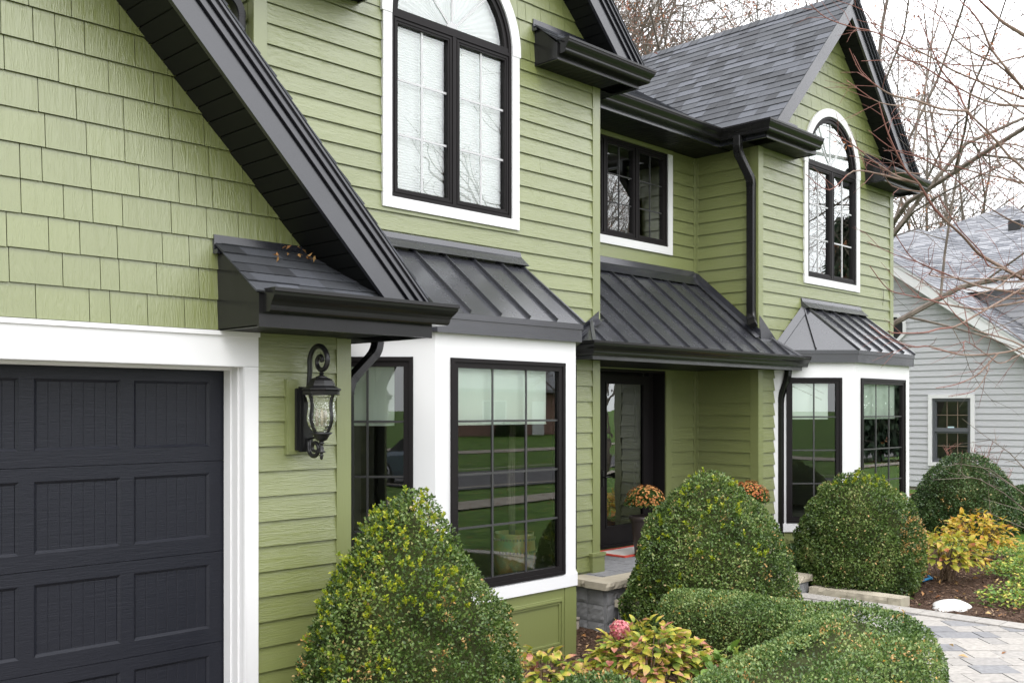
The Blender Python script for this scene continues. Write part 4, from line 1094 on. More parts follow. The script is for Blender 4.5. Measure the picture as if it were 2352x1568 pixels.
def ovate_obj(name, P, D, N, L, W, r, mat, parent=None, fold=.18, droop=.25, tipr=.25):
    """broad pointed leaves with a curved midrib"""
    P = np.asarray(P, float); n = len(P); D = D/np.linalg.norm(D, axis=1, keepdims=True); S = np.cross(D, N); S /= np.linalg.norm(S, axis=1, keepdims=True)+1e-9; N = np.cross(S, D)
    L = np.asarray(L).reshape(-1, 1)*np.ones((n, 1)); W = np.asarray(W).reshape(-1, 1)*np.ones((n, 1))
    T = (0, .22, .5, .78, 1.0); WW = (.80, 1.0, .60); pts = [P + D*L*t - N*L*droop*t*t for t in T]
    for sg in (-1, 1):
        for k in range(3): pts.append(pts[k+1] + S*W*.5*WW[k]*sg + N*W*fold*WW[k])
    co = np.stack(pts, 1).reshape(-1, 3); F_ = []
    for o in (5, 8):
        q = [(0, o, 1), (1, o, o+1), (1, o+1, 2), (2, o+1, o+2), (2, o+2, 3), (3, o+2, 4)]
        F_ += q if o == 8 else [(a, c, b) for a, b, c in q]
    F_ = np.array(F_); k = len(F_); tri = (np.arange(n)[:, None, None]*11 + F_[None]).reshape(-1)
    grad = np.array([0, .1, .3, .6, .8, 1.0]*2)*tipr; rv = (r[:, None]+grad[None]).reshape(-1)
    me = bpy.data.meshes.new(name); me.vertices.add(len(co)); me.vertices.foreach_set('co', co.reshape(-1).astype(np.float32))
    nf = n*k; me.loops.add(nf*3); me.loops.foreach_set('vertex_index', tri.astype(np.int32))
    me.polygons.add(nf); me.polygons.foreach_set('loop_start', np.arange(nf, dtype=np.int32)*3); me.polygons.foreach_set('loop_total', np.full(nf, 3, np.int32))
    at = me.attributes.new('rnd', 'FLOAT', 'FACE'); at.data.foreach_set('value', rv.astype(np.float32)); me.polygons.foreach_set('use_smooth', [True]*nf)
    me.materials.append(mat); me.update(calc_edges=True); me.validate()
    return link(name, me, parent)
def unit(n):
    v = nrng.normal(size=(n, 3)); return v/np.linalg.norm(v, axis=1, keepdims=True)
class Lump:
    def __init__(s, seed, k=7, freq=5.0):
        g = np.random.default_rng(seed); s.w = g.normal(size=(k, 3))*freq; s.p = g.uniform(0, 6.28, k)
    def __call__(s, X): return np.sin(X@s.w.T + s.p).mean(1)
BOX = [(0,(0.023,0.042,0.008)), (.22,(0.049,0.091,0.017)), (.45,(0.095,0.156,0.030)), (.62,(0.162,0.218,0.057)), (.78,(0.266,0.285,0.104)), (.9,(0.437,0.380,0.171)), (1,(0.494,0.304,0.114))]
M['box'] = mat_leaf('boxwood_leaf', BOX, .24, .42, 3.2, clump=.55, spec=.45)
BOX2 = [(0,(0.016,0.035,0.008)), (.25,(0.035,0.074,0.019)), (.5,(0.067,0.118,0.035)), (.7,(0.115,0.168,0.061)), (.88,(0.208,0.232,0.096)), (1,(0.384,0.320,0.144))]
M['box2'] = mat_leaf('boxwood_dark_leaf', BOX2, .18, .42, 3.2, clump=.5, spec=.45)
M['boxgrey'] = mat_leaf('hedge_leaf', [(0,(.030,.062,.014)), (.3,(.080,.142,.032)), (.55,(.15,.22,.060)), (.75,(.25,.29,.095)), (.92,(.42,.37,.15)), (1,(.54,.32,.06))], .22, .42, 3.0, clump=.5, spec=.45)
M['newleaf'] = mat_leaf('new_boxwood_leaf', [(0,(0.138,0.218,0.014)), (.5,(0.287,0.356,0.023)), (1,(0.437,0.414,0.034))], .35, .4, 4, clump=.3)
M['tanleaf'] = mat_leaf('dried_leaf', [(0,(.20,.11,.03)), (.5,(.36,.21,.06)), (1,(.42,.30,.14))], .2, .6, 4, clump=.3)

def prof_r(prof, t):
    hs_ = np.array([p[0] for p in prof]); rs = np.array([p[1] for p in prof]); return np.interp(t, hs_, rs)
def boxwood(loc, H, R, prof, n, leaf, label, seed, mat='box', new=(), tan=(), lump=.05):
    """clipped boxwood cone: dark twiggy core, leaf shell, sprigs of new growth"""
    root = empty('boxwood', loc, label, 'shrub', 'clipped boxwood cones in the flower beds')
    lf = Lump(seed, 9, 6.0/R*.6); lf2 = Lump(seed+1, 9, 16.0)
    def surf(n, tmin=0, tmax=1, amin=0, amax=6.2832):
        t = nrng.uniform(tmin, tmax, n*3); w = prof_r(prof, t)+.05; keep = nrng.random(n*3) < w/w.max(); t = t[keep][:n]; an = nrng.uniform(amin, amax, len(t))
        r = prof_r(prof, t)*R; X = np.stack([r*np.cos(an), r*np.sin(an), t*H], 1)
        dr = (prof_r(prof, np.clip(t+.03, 0, 1))-prof_r(prof, np.clip(t-.03, 0, 1)))*R/(.06*H)
        Nn = np.stack([np.cos(an), np.sin(an), -dr], 1); Nn /= np.linalg.norm(Nn, axis=1, keepdims=True)
        d = lf(X)*lump + np.minimum(lf2(X), .3)*lump*.9; return X + Nn*d[:, None], Nn
    core = MB(); m = 16; kk = 22; vs = []
    for i in range(m+1):
        t = i/m
        for k in range(kk):
            an = 6.2832*k/kk; r = prof_r(prof, t)*R*.84; vs.append((r*math.cos(an), r*math.sin(an), t*H*.93))
    core.mesh(vs, [(i*kk+k, i*kk+(k+1) % kk, (i+1)*kk+(k+1) % kk, (i+1)*kk+k) for i in range(m) for k in range(kk)])
    core.build('branches', M['core'], root)
    X, Nn = surf(n); n_ = len(X); dep = nrng.exponential(.028, n_)-.012
    P = X - Nn*dep[:, None]; D = Nn*.7 + unit(n_)*.9 + np.array([0, 0, .25]); Nr = unit(n_)+Nn*.6
    r = np.clip(.36 + nrng.normal(0, .15, n_) + lf2(X*.7)*.16, .02, .86)
    sp = nrng.random(n_); r = np.where(sp > .985, nrng.uniform(.85, 1, n_), r)
    leaf_obj('foliage', P, D, Nr, leaf*nrng.uniform(.7, 1.25, n_), leaf*.66, r, M[mat], root)
    if new:
        Ps, Ds = [], []
        for (t0, t1, a0, a1, cnt) in new:                  # bright shoots standing proud
            Xs, Ns = surf(cnt, t0, t1, a0, a1)
            for x, nn in zip(Xs, Ns):
                q = 16; ln = nrng.uniform(.03, .075); dirn = nn*.8+np.array([0, 0, .8])+nrng.normal(0, .25, 3); dirn /= np.linalg.norm(dirn)
                s_ = nrng.random(q)*ln; Ps.append(x + dirn*s_[:, None] - nn*.01); Ds.append(dirn*.8+unit(q)*.8)
        Ps = np.concatenate(Ps); Ds = np.concatenate(Ds)
        leaf_obj('new_growth', Ps, Ds, unit(len(Ps)), leaf*nrng.uniform(.7, 1.2, len(Ps)), leaf*.6, nrng.random(len(Ps)), M['newleaf'], root)
    if tan:
        Ps, Ds = [], []
        for (t0, t1, a0, a1, cnt) in tan:
            Xs, Ns = surf(cnt, t0, t1, a0, a1)
            for x, nn in zip(Xs, Ns): q = 12; Ps.append(x + nrng.normal(0, .022, (q, 3))+nn*.012); Ds.append(nn+unit(q))
        Ps = np.concatenate(Ps); Ds = np.concatenate(Ds)
        leaf_obj('dried_leaves', Ps, Ds, unit(len(Ps)), leaf*.95, leaf*.55, nrng.random(len(Ps)), M['tanleaf'], root)
    return root
CONE = [(0,.86),(.12,.98),(.25,1.0),(.4,.96),(.55,.87),(.7,.71),(.82,.53),(.91,.36),(.97,.2),(1,.02)]
DOME = [(0,.84),(.12,.97),(.28,1.0),(.45,.96),(.6,.87),(.74,.72),(.86,.52),(.94,.32),(1,.05)]
PEAK = [(0,.9),(.15,1.0),(.3,.97),(.45,.88),(.6,.74),(.75,.55),(.87,.36),(.95,.20),(1,.03)]
LFT = 3.6                                                # facing the camera
boxwood((3.78, 4.57, -.2), 1.60, .66, PEAK, 42000, .0225, 'yellow tipped boxwood cone at the garage corner, nearest and tallest of the cones', 21, 'box',
        new=((.62,.99,2.6,4.9,95), (.35,.8,2.6,4.2,60), (.9,1,0,6.28,14)), tan=((.1,.5,2.6,4.5,22), (.3,.7,4.4,5.6,10)), lump=.10)
boxwood((7.57, 4.98, -.18), 1.50, .74, CONE, 38000, .027, 'wide green boxwood cone in front of the porch and the door', 22, 'box',
        new=((.55,.98,2.6,4.6,46), (.1,.5,2.5,3.6,22), (.93,1,0,6.28,10)), tan=((.2,.9,3.2,5.2,10),), lump=.095)
boxwood((10.30, 4.92, -.02), 1.28, .65, DOME, 30000, .028, 'boxwood dome beside the walk in front of the far bay window', 23, 'box',
        new=((.85,1,2.6,4.9,18),), tan=((.35,.62,4.3,5.1,26), (.1,.4,4.6,5.4,10)), lump=.085)
boxwood((15.24, 5.62, -.02), 1.27, .73, CONE, 21000, .036, 'dark green boxwood cone before the grey house window', 24, 'box2', tan=((.2,.6,3.0,3.8,12),), lump=.085)
boxwood((16.25, 5.05, .0), .78, .75, DOME, 11000, .045, 'low dark boxwood at the right edge beyond the hydrangeas', 25, 'box2', lump=.085)

def hedge(name, path, half, H, n, leaf, label, seed, mat, z0=-.18, tan=()):
    """clipped hedge: rounded section swept along a plan path"""
    path = [V(p) for p in path]; root = empty(name, (path[0].x, path[0].y, z0), label, 'hedge'); o = np.array(root.location)
    seg = [(path[i+1]-path[i]).length for i in range(len(path)-1)]; tot = sum(seg); cum = [0]
    for s_ in seg: cum.append(cum[-1]+s_)
    PX = np.array([p.x for p in path]); PY = np.array([p.y for p in path]); CU = np.array(cum)
    hw = np.array(half) if hasattr(half, '__len__') else np.full(len(path), half); hh = np.array(H) if hasattr(H, '__len__') else np.full(len(path), H)
    lf = Lump(seed, 9, 5.0); lf2 = Lump(seed+1, 9, 15.0)
    def at(s_):
        x = np.interp(s_, CU, PX); y = np.interp(s_, CU, PY); dx = np.interp(s_+.05, CU, PX)-np.interp(s_-.05, CU, PX); dy = np.interp(s_+.05, CU, PY)-np.interp(s_-.05, CU, PY)
        l = np.hypot(dx, dy)+1e-9; return x, y, -dy/l, dx/l, dx/l, dy/l
    def surf(n, s0=0, s1=1, a0=0, a1=math.pi):
        s_ = nrng.uniform(s0, s1, n)*(tot+.7)-.35; an = nrng.uniform(a0, a1, n)
        over = np.where(s_ < 0, s_, np.where(s_ > tot, s_-tot, 0)); sc = np.clip(s_, 0, tot); x, y, nx, ny, tx, ty = at(sc)
        w = np.interp(sc, CU, hw); h = np.interp(sc, CU, hh); k = np.sqrt(np.clip(1-(over/.36)**2, 0, 1)); e = .55
        ca = np.sign(np.cos(an))*np.abs(np.cos(an))**e; sa = np.abs(np.sin(an))**e
        X = np.stack([x+nx*ca*w*k+tx*over*w/.36*.9, y+ny*ca*w*k+ty*over*w/.36*.9, h*sa*(.35+.65*k)], 1)
        N_ = np.stack([nx*np.cos(an)+tx*over/.3, ny*np.cos(an)+ty*over/.3, np.sin(an)*1.1+.05], 1); N_ /= np.linalg.norm(N_, axis=1, keepdims=True)
        d = lf(X)*.055+lf2(X)*.028; return X + N_*d[:, None] - np.array([o[0], o[1], 0]), N_
    X, Nn = surf(n); dep = nrng.exponential(.03, n)-.012; P = X-Nn*dep[:, None]
    r = np.clip(.38+nrng.normal(0, .16, n)+lf2(X*.6)*.16, .02, .84); r = np.where(nrng.random(n) > .98, nrng.uniform(.85, 1, n), r)
    leaf_obj('foliage', P, Nn*.7+unit(n)*.9+np.array([0, 0, .2]), unit(n)+Nn*.6, leaf*nrng.uniform(.7, 1.25, n), leaf*.66, r, M[mat], root)
    if tan:
        Ps, Ds = [], []
        for (s0, s1, a0, a1, cnt) in tan:
            Xs, Ns = surf(cnt, s0, s1, a0, a1)
            for x, nn in zip(Xs, Ns): q = 10; Ps.append(x+nrng.normal(0, .02, (q, 3))+nn*.012); Ds.append(nn+unit(q))
        Ps = np.concatenate(Ps); Ds = np.concatenate(Ds); leaf_obj('dried_leaves', Ps, Ds, unit(len(Ps)), leaf, leaf*.55, nrng.random(len(Ps)), M['tanleaf'], root)
    core = MB(); K = 12; S_ = 40; vs = []
    for i in range(S_+1):
        sc = tot*i/S_; x, y, nx, ny, tx, ty = [float(q) for q in at(np.array(sc))]; w = float(np.interp(sc, CU, hw))*.84; h = float(np.interp(sc, CU, hh))*.87
        for k in range(K+1):
            an = math.pi*k/K; ca = math.copysign(abs(math.cos(an))**.55, math.cos(an)); vs.append((x+nx*ca*w-o[0], y+ny*ca*w-o[1], h*abs(math.sin(an))**.55))
    core.mesh(vs, [(i*(K+1)+k, i*(K+1)+k+1, (i+1)*(K+1)+k+1, (i+1)*(K+1)+k) for i in range(S_) for k in range(K)] + [tuple(range(K+1)), tuple(range(S_*(K+1)+K, S_*(K+1)-1, -1))])
    core.build('branches', M['core'], root); return root
hedge('boxwood_hedge', [(6.62,4.55),(6.62,4.1),(6.60,3.6),(6.52,3.2),(6.3,2.95),(5.9,2.82),(5.3,2.78),(4.6,2.75),(4.0,2.7)], [.29,.31,.35,.43,.49,.51,.51,.48,.46], [.63,.65,.67,.70,.72,.72,.70,.66,.62], 60000, .022,
      'low clipped grey green boxwood hedge curving round the flower bed', 31, 'boxgrey', tan=((.55,.62,.9,1.8,12), (.75,.9,1.0,2.0,16), (.3,.45,.4,1.4,8)))
hedge('boxwood_hedge', [(4.42,3.72),(4.62,3.72)], [.30,.30], [.50,.48], 8000, .024, 'small low boxwood in the near bed at the foot of the cone', 33, 'boxgrey', tan=((.4,.6,1.2,2.0,8),))
hedge('boxwood_hedge', [(9.98,5.42),(10.25,5.52)], [.22,.22], [.42,.42], 4000, .03, 'small dark boxwood tucked under the porch step', 35, 'box2', z0=-.02)

# hydrangeas
HY = [(0,(0.066,0.126,0.022)), (.25,(0.144,0.216,0.030)), (.45,(0.300,0.324,0.042)), (.6,(0.480,0.408,0.060)), (.75,(0.504,0.264,0.156)), (.88,(0.432,0.168,0.132)), (1,(0.264,0.084,0.060))]
M['hydr'] = mat_leaf('hydrangea_leaf', HY, .35, .45, 3.0, clump=.3)
M['hydy'] = mat_leaf('hydrangea_yellow_leaf', [(0,(0.240,0.264,0.036)), (.35,(0.480,0.408,0.048)), (.65,(0.576,0.360,0.048)), (.85,(0.552,0.240,0.072)), (1,(0.408,0.132,0.072))], .4, .45, 3.0, clump=.3)
M['hydl'] = mat_leaf('hydrangea_lime_leaf', [(0,(.12,.19,.03)), (.35,(.28,.32,.04)), (.6,(.46,.40,.05)), (.8,(.54,.34,.08)), (1,(.44,.16,.09))], .4, .45, 3.0, clump=.3)
M['hydg'] = mat_leaf('hydrangea_green_leaf', [(0,(0.060,0.132,0.024)), (.5,(0.144,0.240,0.036)), (.85,(0.300,0.336,0.060)), (1,(0.420,0.240,0.144))], .35, .45, 3.0, clump=.3)
M['petal'] = mat_leaf('pink_petal', [(0,(.48,.10,.13)), (.6,(.62,.22,.24)), (1,(.68,.42,.36))], .3, .5, 8, clump=.3)
def hydrangea(loc, R, H, n, leaf, label, mat, heads=(), base=.25):
    root = empty('hydrangea', loc, label, 'shrub', 'hydrangeas turning in the autumn beds')
    an = nrng.uniform(0, 6.2832, n); u = nrng.uniform(.02, 1, n)**.75; ph = np.arccos(1-u*.95); sh = nrng.uniform(.75, 1.06, n)
    wob = 1+.14*np.sin(an*3+loc[0])+.1*np.sin(an*5+loc[1]*3)
    X = np.stack([R*np.sin(ph)*np.cos(an)*sh*wob, R*np.sin(ph)*np.sin(an)*sh*wob, base*H+(1-base)*H*np.cos(ph)*sh], 1)
    out = np.stack([np.cos(an)*np.sin(ph), np.sin(an)*np.sin(ph), np.cos(ph)*.5], 1)
    D = out*1.0 + unit(n)*.55 + np.array([0, 0, -.12]); N_ = np.array([0, 0, 1.0])+unit(n)*.45+out*.5
    r = np.clip(.40+nrng.normal(0, .19, n), 0, .85)
    ovate_obj('leaves', X-out*.03, D, N_, leaf*nrng.uniform(.6, 1.15, n), leaf*.60*nrng.uniform(.8, 1.1, n), r, M[mat], root, .14, .28, .28)
    st = MB()
    for k in range(26):
        a = rng.uniform(0, 6.28); q = rng.uniform(.3, .95)*R; st.tube([(rng.uniform(-.08,.08), rng.uniform(-.08,.08), -.02), (math.cos(a)*q*.45, math.sin(a)*q*.45, H*.45), (math.cos(a)*q, math.sin(a)*q, H*rng.uniform(.6,.9))], [.006,.005,.003], 5)
    st.build('stems', M['stem'], root)
    for (hx, hy, hz, hr, cnt) in heads:
        d = unit(cnt); P = np.array([hx, hy, hz])+d*hr*nrng.uniform(.8, 1.05, (cnt, 1)); T = np.cross(d, unit(cnt))
        leaf_obj('flower_head', P-T/np.linalg.norm(T, axis=1, keepdims=True)*.01, T, d+unit(cnt)*.5, .024, .02, nrng.random(cnt), M['petal'], root, .1, .1)
    return root
hydrangea((5.62, 4.20, -.15), .46, .58, 1150, .085, 'large pink and lime hydrangea with a pink flower head before the porch', 'hydr', heads=((-.17,.12,.53,.068,420), (.12,-.2,.40,.032,90)))
hydrangea((4.86, 4.50, -.16), .34, .48, 430, .085, 'yellow and pink hydrangea tucked between the cone and the bay panel', 'hydr')
hydrangea((5.72, 3.62, -.15), .26, .46, 240, .095, 'green leaved hydrangea behind the low hedge', 'hydg')
hydrangea((11.25, 4.35, -.02), .37, .60, 380, .10, 'yellow green hydrangea on bare stems beside the blue hose', 'hydl', base=.35)
hydrangea((12.75, 4.55, .0), .42, .66, 480, .09, 'golden orange hydrangea in front of the dark cone', 'hydy', base=.35)
# potted chrysanthemums
M['mumleaf'] = mat_leaf('mum_leaf', [(0,(.03,.06,.012)), (.6,(.075,.12,.025)), (1,(.15,.19,.04))], .2, .5, 5)
M['mumA'] = mat_leaf('apricot_flower', [(0,(0.272,0.093,0.025)), (.5,(0.468,0.204,0.060)), (1,(0.578,0.306,0.111))], .25, .6, 5, clump=.3)
M['mumB'] = mat_leaf('rust_flower', [(0,(0.221,0.051,0.017)), (.5,(0.391,0.119,0.034)), (1,(0.510,0.255,0.068))], .25, .6, 5, clump=.3)
def mum(loc, R, label, mat, hp=.43):
    root = empty('potted_chrysanthemum', loc, label, 'potted plant', 'potted chrysanthemums by the front door')
    p = MB(); p.lathe((0,0,0), [(.001,0),(.10,0),(.112,.02),(.15,hp-.05),(.152,hp-.045),(.165,hp-.04),(.168,hp),(.155,hp+.002),(.148,hp-.03),(.001,hp-.03)], 28, cap=False); p.build('pot', M['pot'], root, True)
    n = 2600; d = unit(n); d[:, 2] = np.abs(d[:, 2])*1.0-.25; P = d*R*nrng.uniform(.45, 1.0, (n, 1))*np.array([1,1,.85])+np.array([0,0,hp+.15])
    leaf_obj('foliage', P, d+unit(n)*.8, unit(n)+np.array([0,0,.6]), .04, .022, nrng.random(n), M['mumleaf'], root)
    n = 340; d = unit(n); d[:, 2] = np.abs(d[:, 2])*1.05-.12; d /= np.linalg.norm(d, axis=1, keepdims=True); P = d*R*nrng.uniform(.93, 1.06, (n, 1))*np.array([1,1,.85])+np.array([0,0,hp+.15])
    Q, E, NN, rr = [], [], [], []
    for k in range(7):                                     # seven petals to a flower
        t = np.cross(d, np.array([.3,.2,1.0])); t /= np.linalg.norm(t, axis=1, keepdims=True); b = np.cross(d, t); a = 6.2832*k/7
        Q.append(P); E.append(t*math.cos(a)+b*math.sin(a)+d*.25); NN.append(d); rr.append(np.repeat(.5, n))
    base_r = nrng.random(n)
    leaf_obj('flowers', np.concatenate(Q), np.concatenate(E), np.concatenate(NN), .0155, .010, np.tile(base_r, 7), M[mat], root, .1, -.1)
    return root
mum((8.62, 6.49, PZF), .205, 'potted apricot chrysanthemum beside the storm door', 'mumA')
mum((9.86, 5.98, PZF), .215, 'potted rust chrysanthemum by the green porch corner', 'mumB')
# trailing ivy at the first pot
n = 70; q = nrng.random((n, 3)); P = np.stack([8.50-q[:,0]*.12, 6.30+q[:,1]*.1, PZF+.02+q[:,2]*.33], 1)
# doormat
mat_ = empty('doormat', (8.78, 6.80, PZF), 'pale doormat with a red border lying before the storm door', 'doormat')
mb = MB(); mb.box(-.37, .37, -.19, .19, .002, .012); mb.build('mat', M['rug'], mat_)
mb = MB()
for x0, x1, y0, y1 in ((-.42,.42,-.24,-.19), (-.42,.42,.19,.24), (-.42,-.37,-.19,.19), (.37,.42,-.19,.19)): mb.box(x0, x1, y0, y1, .002, .016)
mb.build('border', M['rugred'], mat_)
# hose, rock
mb = MB(); hz = z_right(11.1, 4.6)
mb.tube([(11.10+.19*math.cos(6.2832*i/40)*(1+.06*math.sin(i)), 4.62+.16*math.sin(6.2832*i/40), hz+.03+.008*math.sin(i*.7)) for i in range(38)], .014, 8)
tag(mb.build('garden_hose', M['bluehose'], smooth=True), 'small loop of bright blue hose lying on the mulch', 'hose')
mb = MB(); vs = []; lk = Lump(5, 6, 9)
for i in range(9):
    ph = math.pi/2*i/8
    for k in range(28):
        a = 6.2832*k/28; r = 1+.10*math.sin(a*2+1)+.06*math.sin(a*5); p = np.array([[.24*math.cos(ph)*math.cos(a)*r, .19*math.cos(ph)*math.sin(a)*r, .075*math.sin(ph)]]); p = p*(1+.05*lk(p*3)[0])
        vs.append((p[0,0]+10.08, p[0,1]+3.84, p[0,2]+z_right(10.08, 3.84)-.005))
mb.mesh(vs, [(i*28+k, i*28+(k+1) % 28, (i+1)*28+(k+1) % 28, (i+1)*28+k) for i in range(8) for k in range(28)])
tag(mb.build('flat_rock', M['whitestone'], smooth=True), 'flat white rock lying on the mulch beside the walk', 'rock')
# pipe stub by the porch wall
mb = MB(); mb.tube([(6.93, 6.0, -.2), (6.93, 6.0, -.02)], .028, 12); mb.tube([(6.93, 6.0, -.02), (6.93, 6.0, .005)], .034, 12)
tag(mb.build('vent_pipe', M['concrete'], smooth=True), 'short grey pipe standing in the mulch by the porch wall', 'pipe')

# mulch chips, ground cover and fallen leaves
M['chip'] = mat_leaf('bark_chip', [(0,(.025,.014,.010)), (.5,(.075,.042,.028)), (.85,(.14,.085,.055)), (1,(.24,.17,.11))], 0, .9, 6, clump=.3)
def scatter(n, regs, zf, dz=.01):
    out = []
    for x0, x1, y0, y1, w in regs:
        k = int(n*w); X = nrng.uniform(x0, x1, k); Y = nrng.uniform(y0, y1, k); out.append(np.stack([X, Y, [zf(a, b)+dz for a, b in zip(X, Y)]], 1))
    return np.concatenate(out)
P = np.concatenate([scatter(9000, [(4.3,6.9,3.2,6.1,1)], z_left, .012), scatter(9000, [(9.75,13.5,2.8,6.1,1)], z_right, .012)])
D = unit(len(P)); D[:, 2] *= .25; N_ = unit(len(P))*.6+np.array([0,0,1])
tag(leaf_obj('mulch_chips', P, D, N_, nrng.uniform(.02, .06, len(P)), .014, nrng.random(len(P)), M['chip'], None, .1, 0), kind='stuff')
M['gcover'] = mat_leaf('ground_cover_leaf', [(0,(0.068,0.149,0.027)), (.45,(0.162,0.270,0.041)), (.7,(0.365,0.405,0.068)), (.9,(0.621,0.486,0.108)), (1,(0.540,0.216,0.095))], .3, .5, 3, clump=.4)
P = np.concatenate([scatter(7000, [(10.3,13.2,2.6,3.72,.55), (11.6,14.2,3.6,4.15,.25), (12.8,14.9,3.6,5.0,.2)], z_right, .02)]); P[:, 2] += nrng.random(len(P))*.11
D = unit(len(P)); D[:, 2] = D[:, 2]*.5+.2; N_ = unit(len(P))*.5+np.array([0,0,1])
tag(leaf_obj('ground_cover', P, D, N_, nrng.uniform(.03, .06, len(P)), .03, nrng.random(len(P))*.85, M['gcover'], None, .15, .15), kind='stuff')
M['fallen'] = mat_leaf('fallen_leaf', [(0,(.20,.08,.03)), (.5,(.38,.20,.07)), (1,(.52,.38,.18))], .2, .6, 3, clump=.3)
def zl(x, y): return hgt(x, y)
P = np.concatenate([scatter(260, [(4.4,6.9,3.3,6.0,.3), (9.75,13.6,2.9,5.9,.7)], lambda x, y: z_left(x, y) if x < 7 else z_right(x, y), .03), scatter(14, [(7.2,9.4,2.0,5.0,1)], lambda x, y: 0, .012),
                    scatter(1500, [(8,45,-7.4,-2,.6), (8,45,-21,-14,.4)], zl, .05), scatter(220, [(14.5,19.6,4.5,8.5,1)], zl, .04)])
D = unit(len(P)); D[:, 2] *= .3; N_ = unit(len(P))*.5+np.array([0,0,1])
tag(leaf_obj('fallen_leaves', P, D, N_, nrng.uniform(.04, .085, len(P)), nrng.uniform(.02, .045, len(P)), nrng.random(len(P)), M['fallen'], None, .25, .1), kind='stuff')
# leaves caught on the garage return roof
P = np.array([[3.17,5.02,2.80],[3.36,5.08,2.83],[3.42,5.1,2.84],[3.3,5.1,2.85],[3.40,5.02,2.79]]); 
tag(leaf_obj('fallen_leaves', np.repeat(P, 3, 0)+nrng.normal(0,.015,(15,3)), unit(15), unit(15), .045, .018, nrng.random(15)*.6, M['fallen'], None, .3, .1), kind='stuff')

# planter seen through the near bay
pl = empty('indoor_planter', (6.28, 6.16, .448), 'banded brown and green ceramic planter with a woody stem behind the near bay window', 'planter')
def mat_planter():
    m, nt, out = new_mat('glazed_planter'); b = principled(nt, out, (.2,.13,.06), .3, .5); mp = coords(nt); n = noise(nt, mp, 9, 5, .6)
    r = ramp(nt, [(.3,(.52,.26,.10)), (.5,(.50,.40,.18)), (.7,(.26,.42,.27))]); nt.links.new(n.outputs['Fac'], r.inputs[0]); nt.links.new(r.outputs[0], b.inputs['Base Color']); bump(nt, b, n.outputs['Fac'], .4, .01); return m
M['planter'] = mat_planter(); M['soil'] = plain('soil', (.03,.02,.015), .9)
mb = MB(); mb.lathe((0,0,0), [(.001,0),(.13,0),(.16,.03),(.185,.12),(.192,.2),(.186,.3),(.175,.35),(.178,.375),(.165,.375),(.162,.33),(.001,.33)], 32, cap=False); mb.build('planter_body', M['planter'], pl, True)
mb = MB()
for zb in (.215, .325):
    for k in range(40):
        a = 6.2832*k/40; rr = .193 if zb < .3 else .187; c_ = (rr*math.cos(a), rr*math.sin(a), zb); mb.lathe(c_, [(.0005,-.012),(.008,-.008),(.008,.008),(.0005,.012)], 5, cap=False)
mb.build('beaded_band', M['limestone'], pl)
mb = MB()
for k in range(3): mb.tube([(.02*k-.03, .01*k, .3), (.03*k-.05, .02, .8), (.02*k-.03, .01, 1.3), (.05*k-.06, .03, 1.75)], [.02,.017,.014,.010], 8)
mb.build('woody_stem', M['bark'], pl)
# ------------------------------------------------------------------ trees
RMIN = .0045
def grow(mb, tips, p, d, L, r, lvl, kids, up, seed, sides=(7,6,5,4,3), bend=.16):
    steps = (7,6,5,4,3)[min(lvl, 4)]; path = [p.copy()]; rad = [r]; d = d.normalized(); q = p.copy()
    for i in range(steps):
        d = (d + V((seed.gauss(0, bend), seed.gauss(0, bend), seed.gauss(0, bend)+up[lvl]))).normalized()
        q = q + d*(L/steps); path.append(q.copy()); rad.append(r*(1-.62*(i+1)/steps) if lvl < 3 else r*(1-.7*(i+1)/steps))
    mb.tube(path, rad, sides[min(lvl, 4)], cap=False)
    if lvl >= len(kids): tips.append((path[-1], d)); return
    n = kids[lvl]
    for k in range(n):
        f = (.22 if lvl == 0 else .18)+(.98-.2)*(k+seed.random()*.8)/n; i = min(int(f*steps), steps-1); u = f*steps-i
        b = path[i].lerp(path[i+1], min(1, u)); dd = (path[i+1]-path[i]).normalized(); ax = dd.orthogonal().normalized(); ax.rotate(Matrix.Rotation(k*2.4+seed.random()*1.3, 3, dd))
        nd = (dd*seed.uniform(.55, .95) + ax*seed.uniform(.6, 1.0)).normalized()
        grow(mb, tips, b, nd, L*seed.uniform(.42, .66)*(1.0-.25*f), max(RMIN, rad[i]*seed.uniform(.40, .60)), lvl+1, kids, up, seed, sides, bend)
    if lvl > 0: tips.append((path[-1], d))
M['deadleaf'] = mat_leaf('rusty_dead_leaf', [(0,(.16,.05,.03)), (.5,(.28,.10,.05)), (1,(.42,.20,.09))], .3, .6, 3, clump=.3)
